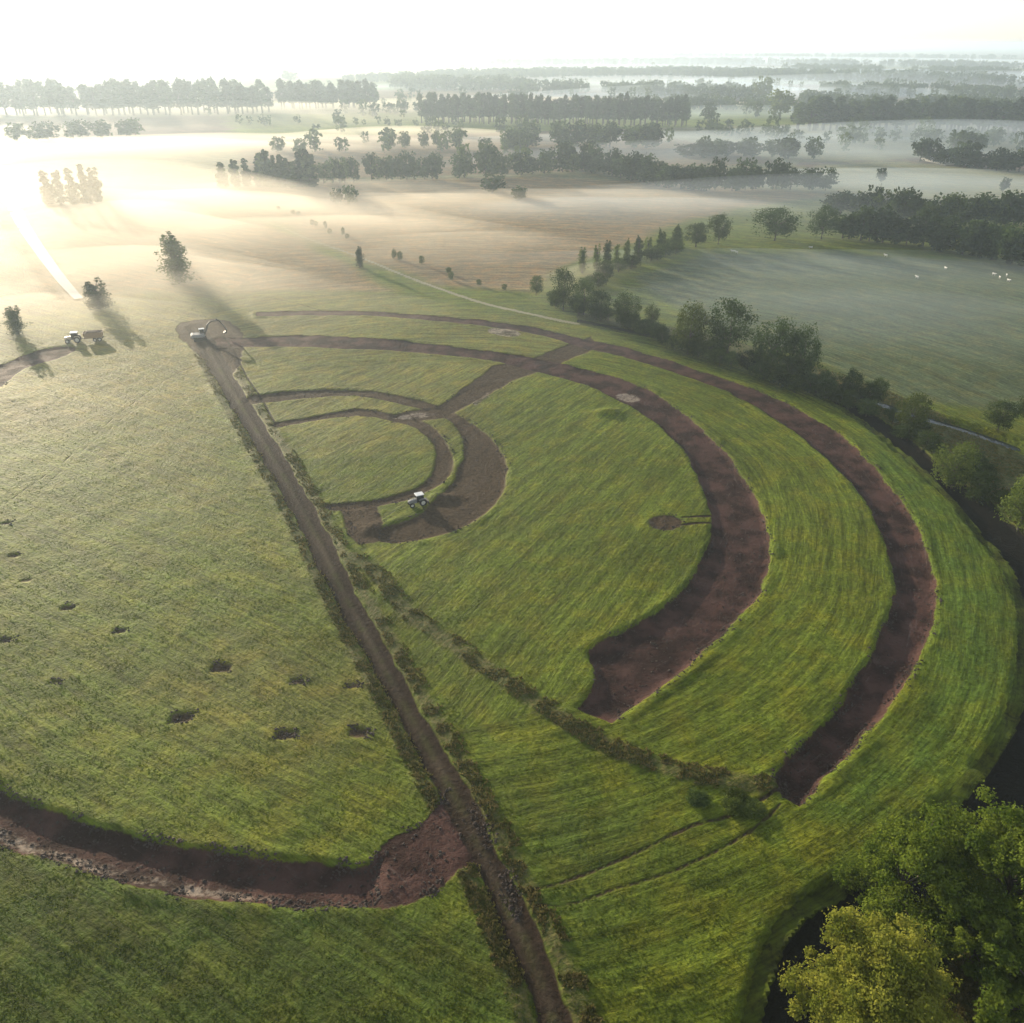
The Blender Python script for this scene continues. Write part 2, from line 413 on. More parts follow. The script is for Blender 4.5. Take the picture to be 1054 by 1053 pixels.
ny, nx = GX.shape
V = np.stack([X, Y, Z], 1).astype(np.float32)
idx = np.arange(nx * ny).reshape(ny, nx)
Q = np.stack([idx[:-1, :-1].ravel(), idx[:-1, 1:].ravel(), idx[1:, 1:].ravel(), idx[1:, :-1].ravel()], 1)
def fc(a): return a[Q].mean(1)
cls = np.zeros(len(Q), int)                       # 0 ground 1 dirt_road 2 ring_ditch 3 ring_path 4 outer_ditch
cls[fc(brown) > 0.15] = 3
cls[fc(dirt) > 0.1] = 2
cls[fc(wetd) > 0.1] = 4
cls[fc(-sRoad) > 0.05] = 1
def zat(x, y):
    i = np.clip(np.searchsorted(gx, x) - 1, 0, nx - 2); j = np.clip(np.searchsorted(gy, y) - 1, 0, ny - 2)
    fx = (x - gx[i]) / (gx[i + 1] - gx[i]); fy = (y - gy[j]) / (gy[j + 1] - gy[j])
    ZZ = Z.reshape(ny, nx)
    return ZZ[j, i] * (1 - fx) * (1 - fy) + ZZ[j, i + 1] * fx * (1 - fy) + ZZ[j + 1, i] * (1 - fx) * fy + ZZ[j + 1, i + 1] * fx * fy
def gat(arr, x, y):
    i = np.clip(np.searchsorted(gx, x) - 1, 0, nx - 2); j = np.clip(np.searchsorted(gy, y) - 1, 0, ny - 2)
    return arr.reshape(ny, nx)[j, i]
def gp(px, py):
    x, y = at(px, py); return (x, y, float(zat(x, y)) - 0.03)

# ------------------------------------------------------------------ material helpers
def newmat(name):
    m = bpy.data.materials.new(name); m.use_nodes = True
    nt = m.node_tree; return m, nt, nt.nodes['Principled BSDF']
class N:
    def __init__(s, nt): s.nt = nt
    def n(s, t, **kw):
        o = s.nt.nodes.new(t)
        for k, v in kw.items(): setattr(o, k, v)
        return o
    def L(s, a, b): s.nt.links.new(a, b)
    def math(s, op, a, b=None, c=None, clamp=False):
        o = s.n('ShaderNodeMath', operation=op, use_clamp=clamp)
        for i, v in enumerate((a, b, c)):
            if v is None: continue
            if isinstance(v, (int, float)): o.inputs[i].default_value = v
            else: s.L(v, o.inputs[i])
        return o.outputs[0]
    def mix(s, f, a, b):
        o = s.n('ShaderNodeMix', data_type='RGBA')
        for i, v in ((0, f), (6, a), (7, b)):
            if isinstance(v, (int, float)): o.inputs[i].default_value = v
            elif isinstance(v, tuple): o.inputs[i].default_value = (*v, 1) if len(v) == 3 else v
            else: s.L(v, o.inputs[i])
        return o.outputs[2]
    def noise(s, vec, scale, detail=4, rough=.55):
        o = s.n('ShaderNodeTexNoise'); o.inputs['Scale'].default_value = scale; o.inputs['Detail'].default_value = detail; o.inputs['Roughness'].default_value = rough
        s.L(vec, o.inputs['Vector']); return o.outputs[0]
    def ramp(s, v, a, b, lo=0.0, hi=1.0):
        o = s.n('ShaderNodeMapRange', interpolation_type='SMOOTHSTEP'); s.L(v, o.inputs[0])
        for i, q in ((1, a), (2, b), (3, lo), (4, hi)): o.inputs[i].default_value = q
        return o.outputs[0]
    def attr(s, name):
        return s.n('ShaderNodeAttribute', attribute_name=name)

gm, nt, bs = newmat('meadow_and_earth')
g = N(nt)
tc = g.n('ShaderNodeTexCoord').outputs['Object']
n_big = g.noise(tc, .035, 3); n_mid = g.noise(tc, .22, 4); n_fine = g.noise(tc, 1.6, 5, .65); n_vf = g.noise(tc, 6.0, 3, .6)
# stripes along rings and along the straight swathes
sep = g.n('ShaderNodeSeparateXYZ'); g.L(tc, sep.inputs[0])
cmb = g.n('ShaderNodeCombineXYZ'); g.L(g.attr('scoord').outputs['Fac'], cmb.inputs[0]); g.L(g.attr('slong').outputs['Fac'], cmb.inputs[1])
def streak(kx, ky, det):
    v = g.n('ShaderNodeVectorMath', operation='MULTIPLY'); g.L(cmb.outputs[0], v.inputs[0]); v.inputs[1].default_value = (kx, ky, 0)
    return g.noise(v.outputs[0], 1.0, det, .6)
n_str = g.math('ADD', g.math('MULTIPLY', streak(1.6, .10, 3), .55), g.math('MULTIPLY', streak(4.0, .45, 3), .45))
n_wide = streak(.35, .02, 2)
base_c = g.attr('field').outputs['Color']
def scale_col(col, f):
    o = g.n('ShaderNodeVectorMath', operation='SCALE'); g.L(col, o.inputs[0])
    if isinstance(f, (int, float)): o.inputs['Scale'].default_value = f
    else: g.L(f, o.inputs['Scale'])
    return o.outputs[0]
c = g.mix(g.ramp(n_big, .35, .7, 0, .5), base_c, scale_col(base_c, 1.45))
warm = g.n('ShaderNodeMix', data_type='RGBA', blend_type='MULTIPLY'); g.L(g.ramp(n_mid, .42, .66), warm.inputs[0]); g.L(c, warm.inputs[6]); warm.inputs[7].default_value = (1.35, 1.12, .95, 1)
c = scale_col(warm.outputs[2], g.ramp(n_str, .36, .64, .64, 1.38))
c = scale_col(c, g.ramp(n_wide, .3, .7, .82, 1.2))
c = scale_col(c, g.ramp(n_fine, .3, .72, .74, 1.26))
def cover(c, a_name, col, amp=1.0, soft=.25, k=1.0):
    a = g.attr(a_name).outputs['Fac']
    v = g.math('ADD', a, g.math('MULTIPLY', g.math('SUBTRACT', g.math('ADD', g.math('MULTIPLY', n_fine, .6), g.math('MULTIPLY', n_mid, .4)), .5), amp))
    f = g.ramp(v, -soft * .5, soft * .5, 0, k)
    return g.mix(f, c, col), f
scrub_c = g.mix(g.ramp(n_fine, .38, .62), (.050, .064, .018), (.115, .100, .042))
c, f0 = cover(c, 'scrub', scrub_c, 2.6, 1.2, .85)
brown_c = g.mix(g.ramp(n_fine, .35, .68), (.048, .033, .021), (.085, .060, .038))
c, f1 = cover(c, 'brown', brown_c, 1.7, .6)
dirt_c = g.mix(g.ramp(n_mid, .38, .62), (.032, .019, .017), (.078, .042, .036))
dirt_c = g.mix(g.ramp(n_str, .55, .72, 0, .75), dirt_c, (.115, .088, .078))
c, f2 = cover(c, 'dirt', dirt_c, 1.7, .25)
c, f3 = cover(c, 'wet', (.012, .011, .010), 1.2, .5)
track_c = g.mix(g.ramp(n_fine, .35, .7), (.022, .015, .011), (.044, .030, .022))
tw = g.attr('rut').outputs['Fac']
track_c = g.mix(g.math('MULTIPLY', tw, .8), track_c, g.mix(g.ramp(n_mid, .45, .6), (.085, .066, .046), (.070, .076, .026)))
c, f4 = cover(c, 'track', track_c, .8, .3)
clay_c = g.mix(g.ramp(g.math('ADD', g.math('MULTIPLY', n_mid, .6), g.math('MULTIPLY', n_fine, .4)), .42, .60), (.050, .034, .026), (.30, .25, .20))
c, f5 = cover(c, 'clay', clay_c, 2.6, .8, .85)
c, f6 = cover(c, 'pale', (.27, .25, .17), .5, .3)
g.L(c, bs.inputs['Base Color'])
bare = g.math('MAXIMUM', g.math('MAXIMUM', f1, f2), g.math('MAXIMUM', f3, f4))
rough = g.ramp(bare, 0, 1, .62, .72)
rough = g.math('SUBTRACT', rough, g.math('MULTIPLY', g.math('MULTIPLY', f2, g.ramp(n_mid, .5, .62)), .08))
g.L(rough, bs.inputs['Roughness'])
g.L(g.ramp(bare, 0, 1, .035, .02), bs.inputs['Specular IOR Level'])
bs.inputs['Specular Tint'].default_value = (1.0, .85, .35, 1)
bs.inputs['Sheen Weight'].default_value = .0
bs.inputs['Sheen Roughness'].default_value = .4
bs.inputs['Sheen Tint'].default_value = (.8, .95, .5, 1)
bh = g.math('ADD', g.math('MULTIPLY', n_fine, .34), g.math('ADD', g.math('MULTIPLY', n_vf, .06), g.math('MULTIPLY', g.math('MULTIPLY', n_str, g.math('SUBTRACT', 1.0, bare)), .26)))
bump = g.n('ShaderNodeBump'); bump.inputs['Strength'].default_value = .9; bump.inputs['Distance'].default_value = 1.0
g.L(bh, bump.inputs['Height']); g.L(bump.outputs[0], bs.inputs['Normal'])

rut = np.exp(-(dRoad / .42) ** 2) * (vnoise(X, Y, 6, 70) + .75)
scoord = np.where(left_of_road, -X * d_left[1] + Y * d_left[0], np.where(inner, -X * d_in[1] + Y * d_in[0], rr)) + vnoise(X, Y, 18, 8) * 2.0
slong = np.where(left_of_road, X * d_left[0] + Y * d_left[1], np.where(inner, X * d_in[0] + Y * d_in[1], ang * rr))
stripe = np.sin(scoord * 2 * math.pi / 1.7)
attrs = {'dirt': dirt, 'brown': brown, 'track': track, 'wet': wetd, 'scrub': scrub, 'clay': clay, 'pale': pale, 'rut': rut, 'scoord': scoord, 'slong': slong}
def sheet(name, k):
    f = Q[cls == k]
    if len(f) == 0: return
    used, inv = np.unique(f.ravel(), return_inverse=True)
    o = mesh_obj(name, V[used], inv.reshape(-1, 4), gm, smooth=True)
    o['kind'] = 'structure'
    for an, arr in attrs.items():
        a = o.data.attributes.new(an, 'FLOAT', 'POINT'); a.data.foreach_set('value', (arr[used] if an in ('scoord', 'slong') else np.clip(arr[used], -12, 12)).astype(np.float32))
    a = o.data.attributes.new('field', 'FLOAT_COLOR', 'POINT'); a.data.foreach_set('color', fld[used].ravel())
    return o
sheet('ground', 0); sheet('dirt_road', 1); sheet('ring_ditch', 2); sheet('ring_path', 3); sheet('outer_ditch', 4)

# ------------------------------------------------------------------ water
wm, nt, bs = newmat('still_water'); g = N(nt)
bs.inputs['Base Color'].default_value = (.02, .028, .03, 1); bs.inputs['Roughness'].default_value = .06; bs.inputs['IOR'].default_value = 1.33
tcw = g.n('ShaderNodeTexCoord').outputs['Object']
b = g.n('ShaderNodeBump'); b.inputs['Strength'].default_value = .08; b.inputs['Distance'].default_value = .2
g.L(g.noise(tcw, .9, 3), b.inputs['Height']); g.L(b.outputs[0], bs.inputs['Normal'])
def ribbon(name, line, w, z, w1=None):
    P = np.asarray(line); T = np.gradient(P, axis=0); T /= np.linalg.norm(T, axis=1)[:, None] + 1e-9; w = np.linspace(w, w1 or w, len(P))[:, None]
    Nn = np.stack([-T[:, 1], T[:, 0]], 1)
    v = np.vstack([np.c_[P + Nn * w, np.full(len(P), z)], np.c_[P - Nn * w, np.full(len(P), z)]])
    n = len(P); f = np.array([[i, i + n, i + n + 1, i + 1] for i in range(n - 1)])
    o = mesh_obj(name, v, f, wm); o['kind'] = 'structure'; return o
ribbon('canal_water', canal, 1.5, -0.8)
ribbon('stream_water', streamL, 4.0, -0.55, 1.3)
lake = ats([(722, 86), (760, 84), (800, 88), (830, 92), (800, 95), (750, 93)])
mesh_obj('lake_water', np.c_[lake, np.full(len(lake), .45)], [list(range(len(lake)))], wm)['kind'] = 'structure'
ditch_w = smooth_line(D_in[(D_in[:, 1] < 118)] if True else D_in)

# ------------------------------------------------------------------ haze and low mist
def vol_mat(name, dens, col=(1, 1, 1), g_=0.6):
    m = bpy.data.materials.new(name); m.use_nodes = True; nt = m.node_tree
    nt.nodes.remove(nt.nodes['Principled BSDF'])
    v = nt.nodes.new('ShaderNodeVolumePrincipled')
    v.inputs['Density'].default_value = dens; v.inputs['Color'].default_value = (*col, 1); v.inputs['Anisotropy'].default_value = g_
    nt.links.new(v.outputs[0], nt.nodes['Material Output'].inputs['Volume'])
    return m
hb = MB()
x0, x1, y0, y1, z0, z1 = -33500, 33500, -1200, 43500, -4.5, H + 6
hb.add([(x0, y0, z0), (x1, y0, z0), (x1, y1, z0), (x0, y1, z0), (x0, y0, z1), (x1, y0, z1), (x1, y1, z1), (x0, y1, z1)],
       [[0, 3, 2, 1], [4, 5, 6, 7], [0, 1, 5, 4], [1, 2, 6, 5], [2, 3, 7, 6], [3, 0, 4, 7]])
tag(hb.build('haze', vol_mat('morning_haze', HAZE_DENSITY, (.72, .87, 1.0), .48)), kind='stuff')
def mist(px, py, rx, ry, h, dens, rot=0, z=-.5):
    cx, cy = at(px, py)
    n, m = 32, 16; vs = []; fs = []
    rs = np.random.default_rng(int(px * 7 + py))
    ph = rs.random(6) * 6.28
    for j in range(m + 1):
        t = j / m
        for i in range(n):
            a = 2 * math.pi * i / n
            k = 1 + .16 * math.sin(2 * a + ph[0]) + .10 * math.sin(3 * a + ph[1]) + .07 * math.sin(5 * a + ph[2])
            up = t > .5
            rr_ = max(.0005, (1 - t) * 2 if up else t * 2)
            zz = -.9 + (h + .9) * (1 - rr_ ** 2) ** 2 if up else -1.0 - .8 * (1 - rr_)
            vs.append((rx * k * rr_ * math.cos(a), ry * k * rr_ * math.sin(a), zz))
    for j in range(m):
        for i in range(n):
            fs.append([j * n + i, j * n + (i + 1) % n, (j + 1) * n + (i + 1) % n, (j + 1) * n + i])
    fs.append(list(range(n))[::-1]); fs.append([m * n + i for i in range(n)])
    o = mesh_obj('ground_mist', vs, fs, vol_mat('mist', dens, (1, .93, .80) if px < 620 else (.74, .87, 1), .36))
    o.location = (cx, cy, z + .3); o.rotation_euler = (0, 0, R(rot))
    tag(o, kind='stuff'); return o
MIST = [ # px, py, rx, ry, height, density, rotation
    (110, 160, 210, 120, 12, .006, 10), (30, 215, 120, 80, 9, .003, 0), (235, 150, 260, 90, 9, .006, 0),
    (130, 235, 95, 65, 9, .013, -30), (150, 285, 80, 50, 8, .010, -20), (240, 215, 90, 60, 8, .012, -20), (300, 240, 90, 55, 6, .009, 0), (360, 200, 150, 60, 7, .006, 0),
    (420, 215, 120, 60, 6, .006, -10), (560, 210, 160, 70, 6, .006, 0), (420, 140, 200, 60, 8, .008, 0),
    (470, 255, 70, 40, 5, .005, 10), (640, 215, 110, 50, 5, .006, 0), (600, 290, 36, 22, 6, .007, 45),
    (700, 145, 260, 50, 8, .006, 0), (880, 185, 180, 60, 6, .006, 0), (800, 270, 130, 40, 4, .006, 0), (960, 330, 100, 50, 3.5, .006, 0),
    (760, 120, 300, 70, 12, .004, 0), (520, 110, 500, 120, 12, .004, 0), (860, 100, 500, 150, 14, .0035, 0), (200, 120, 500, 160, 16, .003, 0),
    (640, 75, 1500, 500, 20, .0012, 0), (200, 75, 1500, 600, 20, .0015, 0), (900, 78, 900, 250, 16, .003, 0),
    (60, 330, 60, 30, 7, .006, 0), (200, 385, 36, 18, 4, .003, -50),
    (110, 230, 210, 125, 26, .0034, 0), (60, 300, 90, 60, 20, .0026, 0), (220, 330, 70, 50, 14, .0022, 0),
    (880, 210, 260, 90, 14, .0030, 0), (1000, 150, 400, 160, 18, .0030, 0), (760, 165, 260, 80, 14, .0028, 0), (900, 300, 170, 70, 6, .0040, 10), (760, 100, 500, 130, 20, .0030, 0),
    (700, 66, 2500, 900, 28, .0010, 0), (1000, 85, 900, 300, 22, .0022, 0), (650, 90, 700, 200, 20, .0022, 0)]
for m_ in MIST: mist(*m_)

# ------------------------------------------------------------------ foliage
def leaf_mat(name, a, b, trans=.35, var=.35, sc=.5):
    m = bpy.data.materials.new(name); m.use_nodes = True; nt = m.node_tree; g = N(nt)
    nt.nodes.remove(nt.nodes['Principled BSDF'])
    tc = g.n('ShaderNodeTexCoord').outputs['Object']; oi = g.n('ShaderNodeObjectInfo').outputs['Random']
    col = g.mix(g.ramp(g.noise(tc, sc, 3), .35, .65), a, b)
    o = g.n('ShaderNodeVectorMath', operation='SCALE'); g.L(col, o.inputs[0]); g.L(g.ramp(oi, 0, 1, 1 - var, 1 + var), o.inputs['Scale'])
    d = g.n('ShaderNodeBsdfDiffuse'); t = g.n('ShaderNodeBsdfTranslucent'); mx = g.n('ShaderNodeMixShader'); mx.inputs[0].default_value = trans
    g.L(o.outputs[0], d.inputs[0]); g.L(o.outputs[0], t.inputs[0]); g.L(d.outputs[0], mx.inputs[1]); g.L(t.outputs[0], mx.inputs[2])
    g.L(mx.outputs[0], nt.nodes['Material Output'].inputs['Surface'])
    return m
def plain(name, col, rough=.6, metal=0.0, bump=0.0, sc=8.0, var=.25, spec=.5):
    m, nt, bs = newmat(name); g = N(nt); tc = g.n('ShaderNodeTexCoord').outputs['Object']
    nz = g.noise(tc, sc, 4)
    c = g.mix(g.ramp(nz, .3, .7), tuple(x * (1 - var) for x in col), tuple(min(1, x * (1 + var)) for x in col))
    g.L(c, bs.inputs['Base Color']); bs.inputs['Roughness'].default_value = rough; bs.inputs['Metallic'].default_value = metal
    bs.inputs['Specular IOR Level'].default_value = spec
    if bump:
        b = g.n('ShaderNodeBump'); b.inputs['Strength'].default_value = .6; b.inputs['Distance'].default_value = bump
        g.L(nz, b.inputs['Height']); g.L(b.outputs[0], bs.inputs['Normal'])
    return m
M = dict(
    dark=leaf_mat('foliage_dark', (.030, .050, .016), (.055, .085, .025)),
    mid=leaf_mat('foliage_mid', (.045, .070, .018), (.085, .120, .030)),
    lite=leaf_mat('foliage_light', (.075, .105, .022), (.130, .165, .036)),
    gold=leaf_mat('foliage_yellow_green', (.155, .185, .026), (.310, .315, .052), .5, .0, .6),
    near=leaf_mat('foliage_near_green', (.080, .125, .018), (.185, .240, .034), .48, .0, .5),
    bark=plain('bark', (.075, .060, .045), .9, 0, .04, 5),
    weed=leaf_mat('weeds', (.095, .098, .026), (.200, .165, .062), .25, .0, 1.2),
    tuft=leaf_mat('grass_blades', (.080, .112, .011), (.115, .142, .018), .45, .0, .25))

def leaves(cent, rad, per, size, rs, up=.35, squash=1.0, fray=.22):
    """leaf-sized quads spread through the shells of many small clumps"""
    cent = np.repeat(np.asarray(cent, float), per, 0); rad = np.repeat(np.asarray(rad, float), per)
    n = len(cent)
    d = rs.normal(size=(n, 3)); d /= np.linalg.norm(d, axis=1)[:, None]
    rr_ = rad * (0.55 + .45 * rs.random(n) ** .5) * (1 + fray * rs.normal(size=n))
    p = cent + d * rr_[:, None] * np.array([1, 1, squash])
    nrm = d * .6 + rs.normal(size=(n, 3)) * .55 + np.array([0, 0, up]); nrm /= np.linalg.norm(nrm, axis=1)[:, None]
    a = np.cross(nrm, rs.normal(size=(n, 3))); a /= np.linalg.norm(a, axis=1)[:, None] + 1e-9
    b = np.cross(nrm, a)
    s = (size * (.6 + .8 * rs.random(n)))[:, None] * .5
    v = np.stack([p - a * s, p - b * s * .62, p + a * s, p + b * s * .62], 1).reshape(-1, 3)
    return v, np.arange(n * 4).reshape(n, 4)
def crown_clumps(kind, h, w, rs, n):
    out = []; r = []
    for i in range(n):
        if kind == 'round':
            z0 = .03 * h
            while True:
                q = rs.uniform(-1, 1, 3)
                L = np.linalg.norm(q)
                if .45 < L < 1: break
            lump = 1 + .18 * math.sin(3 * math.atan2(q[1], q[0]) + h) + .12 * math.sin(5 * q[2] + w)
            out.append((q[0] * w * .40 * lump, q[1] * w * .40 * lump, z0 + (h - z0) * (.5 + q[2] * .43)))
            r.append(w * rs.uniform(.09, .17))
        elif kind == 'poplar':
            if i == 0: sp = [(rs.uniform(-.20, .20) * w, rs.uniform(-.20, .20) * w, rs.uniform(.76, 1.0)) for _ in range(6)]
            a = sp[rs.integers(0, 6)]; t = rs.random(); k = 1 - t ** 2.5
            e = rs.normal(size=2) * w * .10 * (k + .15)
            out.append((a[0] * (.75 + .3 * t) + e[0], a[1] * (.75 + .3 * t) + e[1], h * (.05 + (a[2] - .07) * t))); r.append(w * rs.uniform(.13, .21) * (.45 + .6 * k))
        elif kind == 'plantation':
            t = (i + rs.random()) / n
            prof = math.sin((.12 + .85 * t) * math.pi) ** .6
            a = rs.random() * 6.28; q = rs.random() ** .5 * w * .38 * prof
            out.append((math.cos(a) * q, math.sin(a) * q, h * (.26 + .70 * t))); r.append(w * rs.uniform(.13, .2))
        else:   # bush
            a = rs.random() * 6.28; q = rs.random() ** .5; t = rs.random()
            out.append((math.cos(a) * q * w * .4, math.sin(a) * q * w * .4, h * (.1 + .72 * t * (1 - .5 * q * q)))); r.append(w * rs.uniform(.11, .19))
    return np.array(out), np.array(r)
def trunk_mb(kind, h, w, rs, cl, limbs):
    m = MB(); r0 = h * (.018 if kind != 'bush' else .012) + .04
    top = h * (.8 if kind in ('poplar', 'plantation') else .55)
    pts = [(0, 0, -.3), (rs.normal() * .05, rs.normal() * .05, top * .3), (rs.normal() * .12, rs.normal() * .12, top * .65), (rs.normal() * .2, rs.normal() * .2, top)]
    m.tube(pts, [r0 * 1.25, r0, r0 * .7, r0 * .25], 7)
    order = rs.permutation(len(cl))[:limbs]
    for k in order:
        e = Vector(cl[k]); z = min(max(e.z * .55, h * .12), top * .9)
        s = Vector((0, 0, z)); mid = s.lerp(e, .5) + Vector((0, 0, h * .02))
        m.tube([s, mid, e], [r0 * .45, r0 * .28, r0 * .08], 5)
    return m
PROTO = {}
def proto(kind, lod, variant):
    """mesh data of trunk and crown, made once: lod 'far' is one mesh, the others two"""
    key = (kind, lod, variant)
    if key in PROTO: return PROTO[key]
    rs = np.random.default_rng(abs(hash((len(kind), lod == 'far', variant, ord(kind[0])))) % 99991 if False else 1000 + variant * 17 + ord(kind[0]) * 3 + ord(lod[0]))
    h, w = {'round': (14, 12), 'poplar': (16, 6), 'plantation': (22, 8), 'bush': (4, 5)}[kind]
    nc, per, size = {'far': (44, 22, 1.2), 'mid': (80, 60, .5)}[lod]
    if kind == 'bush': size *= .8; per = int(per * .6)
    if lod == 'far' and kind != 'bush': size = 1.35
    if kind == 'poplar' and lod == 'mid': nc, per, size = 150, 34, .42
    cl, r = crown_clumps(kind, h, w, rs, nc)
    if nc == 150: r = r * .95
    v, f = leaves(cl, r, per, size, rs)
    tm = trunk_mb(kind, h, w, rs, cl, 4 if lod == 'far' else 12)
    res = (h, w, v, f, tm); PROTO[key] = res
    return res
MESHES = {}
def tree_obj(name, kind, lod, variant, matk, x, y, h, w, rz=None, z=None):
    key = (kind, lod, variant, matk)
    H0, W0, v, f, tm = proto(kind, lod, variant)
    z = float(zat(x, y)) if z is None else z
    rz = random.random() * 6.28 if rz is None else rz
    if lod == 'far':
        if key not in MESHES:
            nv = len(v); tv = np.array(tm.v)
            fs = [list(q) for q in f] + [[i + nv for i in q] for q in tm.f]
            o = mesh_obj(name, np.vstack([v, tv]), fs, [M[matk], M['bark']], midx=[0] * len(f) + [1] * len(tm.f))
            MESHES[key] = o.data; bpy.data.objects.remove(o)
        o = bpy.data.objects.new(name, MESHES[key]); C.objects.link(o)
        root = o
    else:
        if key not in MESHES:
            a = mesh_obj('crown', v, f, M[matk]); b_ = tm.build('trunk', M['bark'])
            MESHES[key] = (a.data, b_.data); bpy.data.objects.remove(a); bpy.data.objects.remove(b_)
        root = empty(name)
        for nm, dt in (('trunk', MESHES[key][1]), ('crown', MESHES[key][0])):
            c = bpy.data.objects.new(nm, dt); C.objects.link(c); c.parent = root
    root.location = (x, y, z); root.rotation_euler = (0, 0, rz); root.scale = (w / W0, w / W0, h / H0)
    return root
def height_at(x, y, top):
    """metres: how tall a thing standing at pixel x, y is when its top shows at row top"""
    gx_, gy_ = at(x, y); v = top - 526.5
    dy, dz = CP * FPX - SP * v, -SP * FPX - CP * v
    return H + dz * gy_ / dy
def depth_of(x, y, z=0):
    a = at(x, y, z); return a[1] * CP + (H - z) * SP
def px_tree(name, kind, lod, matk, x, y, top, wpx, label, group=None, cat='tree', var=None):
    h = max(1.5, height_at(x, y, top)); w = wpx * depth_of(x, y) / FPX
    gx_, gy_ = at(x, y)
    o = tree_obj(name, kind, lod, random.randrange(3) if var is None else var, matk, gx_, gy_, h, w)
    return tag(o, label, cat, group)

